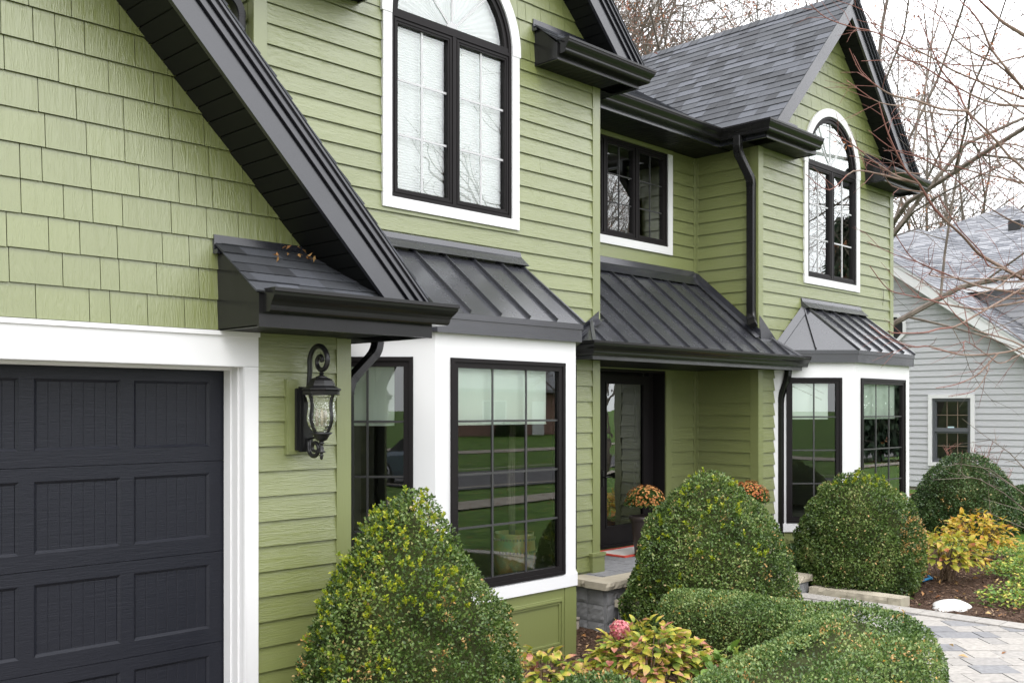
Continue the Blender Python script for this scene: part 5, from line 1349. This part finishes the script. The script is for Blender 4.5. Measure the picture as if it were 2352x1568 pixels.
def bare_tree(name, loc, H, r, label, seed, kids=(8,6,6,5), up=(.03,.05,.02,.0,.0), leafy=.0, group='bare trees around the houses', L0=.52, tilts=(.35,.95)):
    sd = random.Random(seed); root = empty(name, loc, label, 'tree', group)
    tr = MB(); tips = []
    trunk = MB(); p = V((0,0,-.1)); path = [p.copy()]; d = V((0,0,1)); rad = [r*1.25]
    for i in range(6):
        d = (d+V((sd.gauss(0,.06), sd.gauss(0,.06), .05))).normalized(); p = p+d*(H*.42/6); path.append(p.copy()); rad.append(r*(1-.07*i))
    trunk.tube(path, rad, 9); trunk.build('trunk', M['bark'], root, True)
    n = kids[0]
    for k in range(n):
        i = 2+int(4*k/n); b = path[min(6, i+1)]; a = k*2.4+sd.random(); tilt = sd.uniform(*tilts) if k < n-2 else .25
        grow(tr, tips, b, V((math.cos(a)*tilt, math.sin(a)*tilt, 1)), H*L0*sd.uniform(.75, 1.1), rad[min(6,i)]*sd.uniform(.38, .6), 1, kids, up, sd)
    tr.build('crown', M['bark'], root)
    if leafy:
        tp = [t for t in tips if sd.random() < leafy]; P, D = [], []
        for t, d in tp:
            q = sd.randint(3, 9); P.append(np.array(t)+nrng.normal(0, .05, (q, 3))); D.append(np.array(d)*.4+unit(q)+np.array([0,0,-.5]))
        if P: P = np.concatenate(P); D = np.concatenate(D); leaf_obj('dead_leaves', P, D, unit(len(P)), .075, .03, nrng.random(len(P)), M['deadleaf'], root)
    return root
t1 = bare_tree('bare_tree', (17.3, 9.3, .1), 12.5, .105, 'grey barked bare tree with rusty leaves standing between the two houses', 5, (11,8,7,5), (.03,.02,.02,.0,.0), .10, L0=.62)
RMIN = .0075
t2 = bare_tree('bare_tree', (23.0, 18.6, 0), 18, .19, 'tall bare tree rising behind the dark shingled roof, its limbs spreading left', 9, (14,8,6,5), (.05,.06,.03,.0,.0), .25, tilts=(.12,.55))
def put(t, loc, rz, s, label):
    c = copy_tree(t); c.location = loc; c.rotation_euler = (0,0,rz); c.scale = (s,s,s); c['label'] = label; return c
put(t2, (27, 19.2, 0), 2.0, 1.0, 'tall bare tree with upright limbs over the middle of the dark roof ridge')
put(t2, (25.3, 22.5, 0), 0.7, 1.1, 'bare tree farther back between the two tall ones behind the roof')
put(t2, (31.5, 20, 0), 4.0, .95, 'bare tree behind the peak of the dark gable roof')
put(t2, (20.6, 19.5, 0), 5.1, .95, 'bare tree whose rusty twigs show beside the wing gable edge')
put(t1, (37.5, 13.2, .2), 2.6, 1.25, 'bare tree with fine grey twigs behind the grey roof')
put(t1, (43, 16.5, .2), 4.4, 1.4, 'bare tree far behind the grey house at the right edge')
# trees on the street side, seen mirrored in the windows
put(t1, (24.5, -5.4, -.2), 1.0, .9, 'bare street tree mirrored in the upper windows')
put(t2, (33.0, -15, -.2), .6, .8, 'tall bare tree across the street mirrored in the triple window')
put(t1, (44.0, -16.5, -.2), 3.1, 1.1, 'bare tree across the street by the far brick house')
put(t2, (15.0, -27, .1), 3.6, .75, 'bare tree on the far lawn mirrored in the storm door')
put(t1, (-9, -18, 0), 5.2, .9, 'bare tree behind the parked car across the street')
# evergreen mirrored in the right gable window
M['spruce'] = mat_leaf('spruce_needles', [(0,(.008,.020,.010)), (.5,(.020,.045,.022)), (1,(.05,.085,.045))], .1, .6, 2)
sp = empty('spruce', (38, -6.2, 0), 'dark evergreen spruce on the street side mirrored in the right gable window', 'tree')
mb = MB(); mb.tube([(0,0,-.2),(0,0,9.3)], [.18,.03], 8); mb.build('trunk', M['bark'], sp)
n = 9000; t = nrng.random(n)**1.3; an = nrng.uniform(0, 6.2832, n); rr = (1-t)*2.2*nrng.uniform(.15, 1, n)**.6+.05; P = np.stack([rr*np.cos(an), rr*np.sin(an), .8+t*8.8-rr*.25], 1)
leaf_obj('needles', P, np.stack([np.cos(an), np.sin(an), -.5+0*an], 1)+unit(n)*.5, unit(n)+np.array([0,0,1]), .42, .16, nrng.random(n), M['spruce'], sp, .1, .2)

# maple in the front yard: trunk out of the picture, its reddish branches reach in from the right
BR = [
([(10.22, 2.74, 2.78), (9.64, 3.03, 3.06), (9.24, 3.16, 3.19), (9.04, 3.22, 3.26), (8.85, 3.27, 3.38), (8.58, 3.4, 3.59), (8.28, 3.42, 3.77), (8.1, 3.46, 3.87), (7.81, 3.47, 4.1), (7.66, 3.48, 4.32)], 0.024),
([(10.44, 2.8, 4.67), (9.64, 3.03, 4.62), (9.26, 3.13, 4.58), (8.93, 3.19, 4.58), (8.65, 3.33, 4.68), (8.42, 3.43, 4.77), (8.06, 3.51, 4.82), (7.71, 3.57, 5.0)], 0.016),
([(10.66, 2.86, 4.61), (9.96, 3.13, 4.78), (9.6, 3.36, 4.89), (9.3, 3.53, 4.98), (9.08, 3.6, 5.04), (8.78, 3.77, 5.15), (8.49, 3.92, 5.22), (8.27, 4.0, 5.22), (8.02, 4.11, 5.26), (7.82, 4.17, 5.35)], 0.014),
([(9.99, 2.68, 3.54), (9.21, 2.9, 3.96), (9.02, 2.95, 4.04), (8.81, 3.03, 4.2), (8.56, 3.13, 4.37), (8.5, 3.2, 4.56), (8.32, 3.24, 4.66), (8.16, 3.26, 4.8), (7.98, 3.3, 5.05)], 0.018),
([(8.56, 3.13, 4.37), (8.31, 3.25, 4.36), (8.06, 3.36, 4.4), (7.83, 3.45, 4.41), (7.63, 3.51, 4.47), (7.56, 3.59, 4.57), (7.4, 3.6, 4.71)], 0.011),
([(9.33, 2.5, 4.75), (8.57, 2.7, 4.89), (8.35, 2.78, 4.95), (8.28, 2.85, 5.04), (8.11, 2.88, 5.09), (7.89, 2.96, 5.25)], 0.022),
([(9.77, 2.62, 4.23), (9.11, 2.87, 4.62), (8.88, 2.95, 4.78), (8.8, 3.03, 4.93), (8.64, 3.05, 5.08), (8.47, 3.08, 5.17), (8.42, 3.14, 5.25), (8.23, 3.19, 5.42)], 0.015),
([(9.99, 2.68, 3.23), (9.21, 2.9, 2.94), (9.0, 2.98, 2.84), (8.75, 3.08, 2.72), (8.5, 3.2, 2.59), (8.3, 3.26, 2.56), (8.11, 3.31, 2.52), (7.85, 3.43, 2.51), (7.81, 3.47, 2.53)], 0.018),
([(10.33, 2.77, 2.91), (9.64, 3.03, 2.94), (9.3, 3.24, 2.98), (9.05, 3.35, 3.03), (8.8, 3.46, 3.1), (8.63, 3.5, 3.13), (8.44, 3.55, 3.19), (8.25, 3.6, 3.36)], 0.015),
([(9.99, 2.68, 3.0), (9.32, 2.93, 2.84), (9.06, 3.05, 2.79), (8.83, 3.14, 2.75), (8.58, 3.26, 2.77), (8.41, 3.29, 2.78), (8.23, 3.33, 2.8), (8.03, 3.39, 2.82), (7.81, 3.47, 2.86), (7.61, 3.53, 3.03)], 0.013),
([(9.77, 2.62, 2.67), (9.11, 2.87, 2.43), (8.85, 2.99, 2.37), (8.58, 3.12, 2.35), (8.38, 3.18, 2.36), (8.14, 3.28, 2.41), (7.95, 3.33, 2.4), (7.71, 3.43, 2.46), (7.51, 3.49, 2.56)], 0.011),
([(8.85, 2.99, 2.37), (8.67, 3.03, 2.25), (8.5, 3.05, 2.17), (8.29, 3.13, 2.1), (8.08, 3.2, 2.07)], 0.008),
([(9.55, 2.56, 2.05), (8.79, 2.76, 2.41), (8.43, 2.99, 2.53), (8.22, 3.05, 2.6), (7.98, 3.16, 2.84)], 0.009),
([(8.25, 3.45, 3.78), (8.06, 3.51, 3.79), (7.86, 3.56, 3.8), (7.61, 3.67, 3.8), (7.39, 3.76, 3.63), (7.16, 3.84, 3.73)], 0.01),
([(8.28, 3.42, 3.77), (8.06, 3.51, 3.81), (7.82, 3.6, 3.91), (7.6, 3.68, 4.02), (7.37, 3.77, 4.1)], 0.01),
([(10.22, 2.74, 3.98), (9.64, 3.03, 4.25), (9.31, 3.23, 4.26), (8.99, 3.41, 4.28), (8.71, 3.56, 4.36), (8.45, 3.68, 4.41)], 0.011),
([(10.66, 2.86, 5.32), (10.07, 3.17, 5.21), (9.7, 3.4, 5.09), (9.29, 3.68, 5.08), (8.94, 3.89, 5.07), (8.62, 4.08, 5.03)], 0.012),
([(10.22, 2.74, 3.78), (9.54, 3.0, 3.91), (9.15, 3.24, 3.97), (8.78, 3.48, 4.06), (8.45, 3.68, 4.12), (8.18, 3.81, 4.27)], 0.011),
([(9.11, 2.87, 4.62), (8.84, 2.99, 4.79), (8.58, 3.11, 4.86), (8.38, 3.18, 4.95), (8.2, 3.21, 5.07), (7.96, 3.32, 5.17)], 0.01),
([(10.22, 2.74, 3.42), (9.64, 3.03, 3.54), (9.29, 3.25, 3.72), (8.97, 3.44, 3.97), (8.63, 3.64, 4.13), (8.37, 3.76, 4.12)], 0.011),
]
mp_ = empty('young_maple', (11.9, 1.9, 0), 'young bare maple whose thin reddish branches reach across the right gable', 'tree', absolute=True)
mb = MB(); TP = [(11.9,1.9,-.1),(11.88,1.92,1.0),(11.92,1.9,2.0),(11.9,1.93,3.0),(11.88,1.9,4.2),(11.9,1.95,5.4),(11.85,1.9,6.6)]; mb.tube(TP, [.085,.075,.068,.058,.045,.03,.012], 9); mb.build('trunk', M['bark'], mp_, True)
lim, twg = MB(), MB(); sd = random.Random(77)
extra = []
for pts, r in BR:                                          # thinner neighbours of each branch
    for k in range(1):
        o = V((sd.uniform(-.2,.25), sd.uniform(-.35,.35), sd.uniform(-.32,.38))); n = len(pts)
        extra.append(([tuple(V(p)+o*(.35+.9*i/n)+V((sd.gauss(0,.035), sd.gauss(0,.035), sd.gauss(0,.035)))) for i, p in enumerate(pts[:sd.randint(max(3, n-3), n)])], r*.55))
for pts, r in BR + extra:
    pts = [V(p) for p in pts]; n = len(pts)
    z_at = max(.9, min(6.0, pts[0].z - 1.1*abs(pts[0].x-11.9)*.6)); st_ = V((11.89, 1.92, z_at))
    path = [st_, st_.lerp(pts[0], .5)+V((0, .1, -.06))] + pts if pts[0].x > 9.95 else pts
    fine = []                                              # smooth the polyline
    for i in range(len(path)-1):
        p0, p1, p2, p3 = path[max(0,i-1)], path[i], path[i+1], path[min(len(path)-1, i+2)]
        for k in range(4):
            t = k/4; fine.append(.5*((2*p1)+(p2-p0)*t+(2*p0-5*p1+4*p2-p3)*t*t+(3*p1-p0-3*p2+p3)*t**3))
    fine.append(path[-1]); m = len(fine); rad = [.78*r*(1.12-.95*(i/(m-1))**.9)+.0016 for i in range(m)]
    k = int(m*.62); lim.tube(fine[:k+1], rad[:k+1], 6, cap=False); twg.tube(fine[k:], rad[k:], 5, cap=False)
    for i in range(int(m*.25), m-1):                       # side twigs and buds
        if sd.random() < .36:
            d = (fine[i+1]-fine[i]).normalized(); ax = d.orthogonal(); ax.rotate(Matrix.Rotation(sd.uniform(0, 6.28), 3, d)); nd = (d*.8+ax*.75+V((0,0,.12))).normalized()
            L = sd.uniform(.12, .55)*(1.15-.6*i/m); p = fine[i]; q = p+nd*L*.5+V((0,0,.01)); e = q+(nd+V((sd.gauss(0,.2), sd.gauss(0,.2), sd.gauss(0.08,.2))))*L*.5
            twg.tube([p, q, e], [.0026, .0022, .0012], 4, cap=False)
            if L > .3:
                nd2 = (nd+V((sd.gauss(0,.5), sd.gauss(0,.5), sd.gauss(0,.5)))).normalized(); twg.tube([q, q+nd2*L*.4], [.0018,.001], 3, cap=False)
        if sd.random() < .7:
            d = V((sd.gauss(0,1), sd.gauss(0,1), sd.gauss(0,1))).normalized(); twg.tube([fine[i], fine[i]+d*.016], [.0034,.001], 4, cap=False)
lim.build('branches', M['twig'], mp_, True); twg.build('twigs', M['redtwig'], mp_, True)

# leaning grey twigs in front of the dark cone, bare shrub against the grey wall
sh = empty('bare_shrub', (13.6, 3.9, 0), 'leaning grey twigs of a leafless shrub in front of the dark boxwood cone', 'shrub')
def P_(p): return V(p)-V((13.6, 3.9, 0))
mb = MB(); sd = random.Random(3)
for pts in ([(13.9,3.55,.05),(13.55,4.02,.45),(13.3,4.42,.85),(13.15,4.66,1.02),(12.9,4.95,1.10)], [(13.9,3.6,.05),(13.5,3.95,.3),(13.1,4.3,.52),(12.85,4.5,.66)], [(13.85,3.6,.1),(13.6,4.1,.7),(13.3,4.6,1.15),(13.05,4.95,1.22)], [(13.9,3.55,.1),(13.7,3.95,.75),(13.45,4.4,1.35),(13.3,4.7,1.6)]):
    q = [P_(p) for p in pts]; mb.tube(q, [.013-.010*i/(len(q)-1) for i in range(len(q))], 5, cap=False)
    for i in range(1, len(q)):
        for k in range(3): d = V((sd.gauss(0,1), sd.gauss(0,1), sd.gauss(.3,.7))).normalized(); mb.tube([q[i].lerp(q[i-1], sd.random()*.8), q[i]+d*sd.uniform(.1,.35)], [.005,.002], 3, cap=False)
mb.build('twigs', M['bark'], sh)
sb = empty('bare_shrub', (18.9, 6.75, .3), 'upright bare reddish shrub growing against the grey siding', 'shrub')
mb = MB(); sd = random.Random(8)
for k in range(26):
    a = sd.uniform(0, 6.28); b = V((sd.uniform(-.15,.15), sd.uniform(-.45,.45), -.05)); e = b+V((math.cos(a)*.3, math.sin(a)*.35, sd.uniform(.6, 1.15))); m_ = (b+e)/2+V((sd.gauss(0,.05), sd.gauss(0,.05), 0)); mb.tube([b, m_, e], [.009,.006,.003], 4, cap=False)
    for j in range(6): f = sd.uniform(.3, .95); p = b.lerp(e, f); mb.tube([p, p+V((sd.gauss(0,.12), sd.gauss(0,.12), sd.uniform(.05,.2)))], [.004,.002], 3, cap=False)
mb.build('twigs', M['redtwig'], sb)

# ------------------------------------------------------------------ grey neighbour house
NH = (24, 8, .3)
nb_ = empty('grey_house', NH, 'pale grey clapboard house with a grey shingled roof beyond the side lawn', 'house', absolute=True)
XN = 20.0; FN = frame((XN, 0, 0), (0,-1,0), (0,0,1), (-1,0,0)); zr = lambda a: 4.59-.716*(a+8.61)
rid = -10.9
outer = [(-16,.36),(-5.75,.36),(-5.75,zr(-5.75)),(rid,zr(rid)),(-16,zr(rid)-.716*5.1)]
WH = rect(-8.00, -7.23, .84, 2.14)
mb = MB(); lap_siding(mb, FN, outer, [WH], .36, 6.5, .36, .122, .019, 9); wall_back(mb, FN, outer, [WH]); mb.build('side_wall', M['greyside'], nb_)
mb = MB(); mb.fbox(FN, -16, -5.75, -.2, .358, -.2, -.02); mb.build('foundation', M['concrete'], nb_)
FF2 = frame((0, 5.76, 0), (1,0,0), (0,0,1), (0,-1,0)); mb = MB(); lap_siding(mb, FF2, rect(20.02, 33, .36, 4.36), [], .36, 4.36, .36, .122, .019, 9); wall_back(mb, FF2, rect(20.0, 33, .0, 4.36), []); mb.build('front_wall', M['greyside'], nb_)
def slope_strip(mb, a0, a1, lo, hi, c0, c1): mb.prism(FN, [(a0,zr(a0)+lo),(a1,zr(a1)+lo),(a1,zr(a1)+hi),(a0,zr(a0)+hi)], c0, c1)
mb = MB(); slope_strip(mb, rid, -5.2, -.02, .20, .28, .31); slope_strip(mb, rid, -5.2, .201, .25, .28, .325); slope_strip(mb, rid, -5.2, .0, .02, 0, .28); mb.build('rake_board', M['white'], nb_)
mb = MB(); A = FN(-5.15, zr(-5.15)+.262, .34); vd = V((0, 1, .716)).normalized(); shingles(mb, frame(A, (1,0,0), vd), rect(0, 2.2, 0, (5.15*-1-rid)*1.23), e=.14, wr=(.15,.4)); mb.build('lower_roof', M['shinglegrey'], nb_)
# hipped main roof and upper wall
FU = frame((21.75, 0, 0), (0,-1,0), (0,0,1), (-1,0,0))
mb = MB(); lap_siding(mb, FU, rect(-8.3, -5.8, 2.5, 4.36), [], 2.5, 4.36, .36, .122, .019, 9); wall_back(mb, FU, rect(-8.3, -5.8, 2.5, 4.36), []); mb.build('upper_wall', M['greyside'], nb_)
mb = MB(); mb.box(21.40, 21.43, 5.4, 8.3, 4.32, 4.47); mb.box(21.43, 21.75, 5.4, 8.3, 4.33, 4.345); mb.box(21.431, 33, 5.4, 5.43, 4.32, 4.47); mb.box(21.40, 21.7, 8.3, 8.33, 4.32, 4.47); mb.build('fascia', M['white'], nb_)
def hip_face(mb, base0, base1, apex0, apex1):
    b0, b1, a0, a1 = map(V, (base0, base1, apex0, apex1)); u = (b1-b0).normalized(); w = (a0-b0); v_ = (w-u*w.dot(u)).normalized(); F = frame(b0, u, v_)
    pts = [(0,0), ((b1-b0).length,0), ((a1-b0).dot(u), (a1-b0).dot(v_)), ((a0-b0).dot(u), (a0-b0).dot(v_))]
    if (a1-a0).length < 1e-6: pts = pts[:3]
    shingles(mb, F, pts, e=.14, wr=(.18,.45))
mb = MB(); ap = (26.0, 10.8, 6.62); z0 = 4.47
hip_face(mb, (21.38, 16, z0), (21.38, 5.9, z0), ap, ap); hip_face(mb, (21.38, 5.9, z0), (32, 5.9, z0), ap, ap); hip_face(mb, (21.38, 8.3, z0+.01), (21.38, 5.38, z0+.01), (23.4, 6.6, 5.45), (23.4, 5.9, 5.45))
mb.build('main_roof', M['shinglegrey'], nb_)
mb = MB(); ap = (31.0, 10.2, 7.85); hip_face(mb, (25.6, 17, 5.0), (25.6, 4.2, 5.0), ap, ap); hip_face(mb, (25.6, 4.2, 5.0), (36.4, 4.2, 5.0), ap, ap); mb.build('rear_roof', M['shinglegrey'], nb_)
mb = MB(); mb.box(28.9, 29.2, 9.2, 9.5, 6.75, 7.02); mb.build('roof_vent', M['iron'], nb_)
# double hung window
a0, a1, b0, b1 = -8.0, -7.23, .84, 2.14
wt = MB(); wt.ring(FN, a0-.06, a1+.06, b0-.055, b1+.055, .075, 0, .045); wnd = MB(); wnd.ring(FN, a0+.016, a1-.016, b0+.021, b1-.021, .04, -.07, .02)
zm = (b0+b1)/2; wnd.fbox(FN, a0+.056, a1-.056, zm-.025, zm+.025, -.06, .01); wnd.ring(FN, a0+.0565, a1-.0565, zm+.0255, b1-.0615, .025, -.05, .0); wnd.ring(FN, a0+.0565, a1-.0565, b0+.0615, zm-.0255, .03, -.06, -.01)
M['slate'] = plain('slate_frame', (.085,.09,.10), .5)
wo_ = wnd.build('window', M['slate'], nb_); wt.build('trim', M['white'], wo_)
g = MB(); g.poly([FN(a0+.05,b0+.05,-.04),FN(a1-.05,b0+.05,-.04),FN(a1-.05,b1-.05,-.04),FN(a0+.05,b1-.05,-.04)]); g.build('pane', M['glass'], wo_)
g = MB(); grille_grid(g, FN, a0+.08, a1-.08, zm+.03, b1-.08, 3, 2, -.038, -.03, .012); grille_grid(g, FN, a0+.08, a1-.08, b0+.09, zm-.05, 3, 2, -.038, -.03, .012); M['bronze'] = plain('bronze_grille', (.16,.12,.09), .5); g.build('grille', M['bronze'], wo_)
g = MB(); g.fbox(FN, a0+.3, a0+.42, zm+.035, zm+.075, -.03, -.026); M['decal'] = plain('pale_decal', (.45,.6,.62), .5); g.build('sticker', M['decal'], wo_)
rm = room(XN+.1, XN+3, 6.5, 9.0, .4, 2.6); rm.poly([(XN+3,6.5,.4),(XN+3,9,.4),(XN+3,9,2.6),(XN+3,6.5,2.6)]); rm.build('room', M['nightroom'], nb_)
# octagon window
oc = lambda r: [(-8.78+r*math.cos(math.pi/8+k*math.pi/4), 3.55+r*1.05*math.sin(math.pi/8+k*math.pi/4)) for k in range(8)]
g = MB(); O_, I_ = oc(.30), oc(.23)
for k in range(8): g.prism(FN, [O_[k], O_[(k+1) % 8], I_[(k+1) % 8], I_[k]], .0, .05)
ow = g.build('octagon_window', M['white'], nb_); g = MB(); g.prism(FN, oc(.232), .012, .02); g.build('pane', M['rubber'], ow)
# stone edging of the neighbour's bed
es = MB(); y = 5.4
while y < 9.2:
    w = rng.uniform(.35, .6); rough_block(es, frame((18.2,0,0), (0,-1,0), (0,0,1), (-1,0,0)), -(y+w)+.01, -y-.01, .16, .30, -.15, .05, amp=.02); y += w
tag(es.build('stone_edging', M['limestone']), 'low row of tan edging stones around the neighbouring bed', 'edging')
mb = MB(); mb.box(18.25, 19.95, 5.3, 9.4, .0, .285); tag(mb.build('neighbour_bed', M['mulch']), kind='structure')

# ------------------------------------------------------------------ across the street (mirrored in the glass)
def far_house(loc, w, d, h, wall, roofm, label, rot=math.pi):
    r = empty('far_house', loc, label, 'house', 'houses across the street', rz=rot)
    F = frame((0, 0, 0), (1,0,0), (0,0,1), (0,-1,0)); FB = frame((0, d, 0), (1,0,0), (0,0,1), (0,-1,0))
    m_ = MB(); lap_siding(m_, F, rect(-w/2, w/2, 0, h), [], 0, h, 0, .2, .02, 6); m_.box(-w/2, w/2, .001, d, -.3, h); m_.build('wall', wall, r)
    rf = MB(); ov = .5; rz_ = h+d*.32
    P = [(-w/2-ov,-ov,h-.05),(w/2+ov,-ov,h-.05),(w/2+ov,d/2,rz_),(-w/2-ov,d/2,rz_),(w/2+ov,d+ov,h-.05),(-w/2-ov,d+ov,h-.05)]
    rf.mesh(P, [(0,1,2,3),(3,2,4,5),(0,3,5),(1,4,2),(0,5,4,1)]); 
    rf.box(-w/2-ov, w/2+ov, -ov-.03, -ov+.0, h-.2, h-.02); rf.build('roof', roofm, r)
    for x, ww in ((-w*.36, 1.4), (-w*.12, 1.4), (w*.30, 2.0)):
        fr = MB(); fr.ring(F, x-ww/2, x+ww/2, .9, 2.3, .09, .0, .08); fr.fbox(F, x-.03, x+.03, .99, 2.21, .02, .06); fo = fr.build('window', M['white'], r)
        g_ = MB(); g_.fbox(F, x-ww/2+.09, x+ww/2-.09, .99, 2.21, .022, .03); g_.build('pane', M['rubber'], fo)
    dr = MB(); dr.ring(F, w*.06-.55, w*.06+.55, 0, 2.25, .1, .0, .07); dr.fbox(F, w*.06-.45, w*.06+.45, .1, 2.15, .02, .05); dr.build('door', M['white'], r)
    return r
far_house((24, -33, .15), 15, 9, 3.0, M['greyside'], M['shinglegrey'], 'grey ranch house across the street mirrored in the near bay')
far_house((47, -32, .15), 16, 9, 3.0, M['brick'], M['shinglegrey'], 'brick ranch house across the street mirrored in the far bay')
far_house((2, -34, .2), 14, 9, 3.2, M['white'], M['shinglegrey'], 'white house across the street straight behind the driveway')
def far_bush(loc, R, label):
    r = empty('round_bush', loc, label, 'shrub', 'round bushes before the far houses'); n = 1500; d = unit(n); d[:, 2] = np.abs(d[:, 2]); P = d*R*nrng.uniform(.7, 1.05, (n, 1))
    leaf_obj('foliage', P, d+unit(n)*.6, unit(n)+d, .16, .09, nrng.random(n)*.6, M['box2'], r); c_ = MB(); c_.lathe((0,0,0), [(R*.85,0),(R*.82,R*.4),(R*.5,R*.72),(.01,R*.85)], 14); c_.build('branches', M['core'], r); return r
for i, (x, R) in enumerate(((19.5, .8), (21.4, .95), (26.8, .9), (29.2, 1.1), (43, .9), (50, 1.0))):
    far_bush((x, -31.4, hgt(x, -31.4)), R, ('leftmost round bush before the far grey house', 'second round bush before the far grey house', 'third round bush before the far grey house', 'largest round bush before the far grey house', 'smaller round bush before the far brick house', 'larger round bush before the far brick house')[i])
# parked car, mirrored in the near bay's side light
car = empty('parked_car', (-11.7, -9.0, -.31), 'dark blue grey car parked at the kerb across from the driveway', 'car')
ST = [(-2.2,.35,.62,.70,.62),(-2.1,.25,.80,.82,.8),(-1.6,.22,.92,.88,.92),(-1.0,.2,.98,.90,1.28),(-.45,.2,1.0,.90,1.46),(.4,.2,1.0,.90,1.45),(1.1,.2,.99,.90,1.22),(1.5,.22,.95,.88,.96),(2.0,.25,.86,.82,.86),(2.2,.35,.66,.72,.66)]
b_ = MB(); c_ = MB(); vs = []
for x, zb, zt, hw_, zr_ in ST:
    vs += [(x,-hw_*.94,zb),(x,-hw_,zb+.2),(x,-hw_,zt-.12),(x,-hw_*.93,zt),(x,hw_*.93,zt),(x,hw_,zt-.12),(x,hw_,zb+.2),(x,hw_*.94,zb)]
n = len(ST); b_.mesh(vs, [(i*8+k, i*8+(k+1) % 8, (i+1)*8+(k+1) % 8, (i+1)*8+k) for i in range(n-1) for k in range(8)]+[tuple(range(7,-1,-1)), tuple(range((n-1)*8, n*8))])
b_.build('body', M['carpaint'], car)
CB = [s for s in ST if s[4] >= s[2]][2:8]; vs = []
for x, zb, zt, hw_, zr_ in CB: vs += [(x,-hw_*.9,zt-.004),(x,-hw_*.74,zr_),(x,hw_*.74,zr_),(x,hw_*.9,zt-.004)]
n = len(CB); c_.mesh(vs, [(i*4+k, i*4+k+1, (i+1)*4+k+1, (i+1)*4+k) for i in range(n-1) for k in range(3)]); c_.build('windows', M['rubber'], car)
c_ = MB(); vs = []
for x, zb, zt, hw_, zr_ in CB[1:-1]: vs += [(x,-hw_*.745,zr_+.012),(x,hw_*.745,zr_+.012)]
n = len(CB)-2; c_.mesh(vs, [(i*2, i*2+1, i*2+3, i*2+2) for i in range(n-1)]); c_.build('roof', M['carpaint'], car)
for x in (-1.38, 1.36):
    for s_ in (-1, 1):
        w_ = MB(); y0 = s_*.74; y1 = s_*.905
        w_.tube([(x,y0,.33),(x,y1,.33)], .33, 24); wo2 = w_.build('wheel', M['rubber'], car)
        rm_ = MB()
        for k in range(5): a = 6.2832*k/5; rm_.tube([(x,y1+s_*.008,.33),(x+.22*math.cos(a),y1+s_*.012,.33+.22*math.sin(a))], [.04,.028], 6)
        pts = [(x+.22*math.cos(6.2832*k/24), y1+s_*.006, .33+.22*math.sin(6.2832*k/24)) for k in range(25)]; rm_.tube(pts, .02, 6, cap=False); rm_.build('rim', M['alloy'], wo2)
for s_ in (-1, 1):
    h_ = MB(); h_.box(2.13, 2.185, s_*.5-.14, s_*.5+.14, .56, .66); h_.build('headlight', M['whitestone'], car)
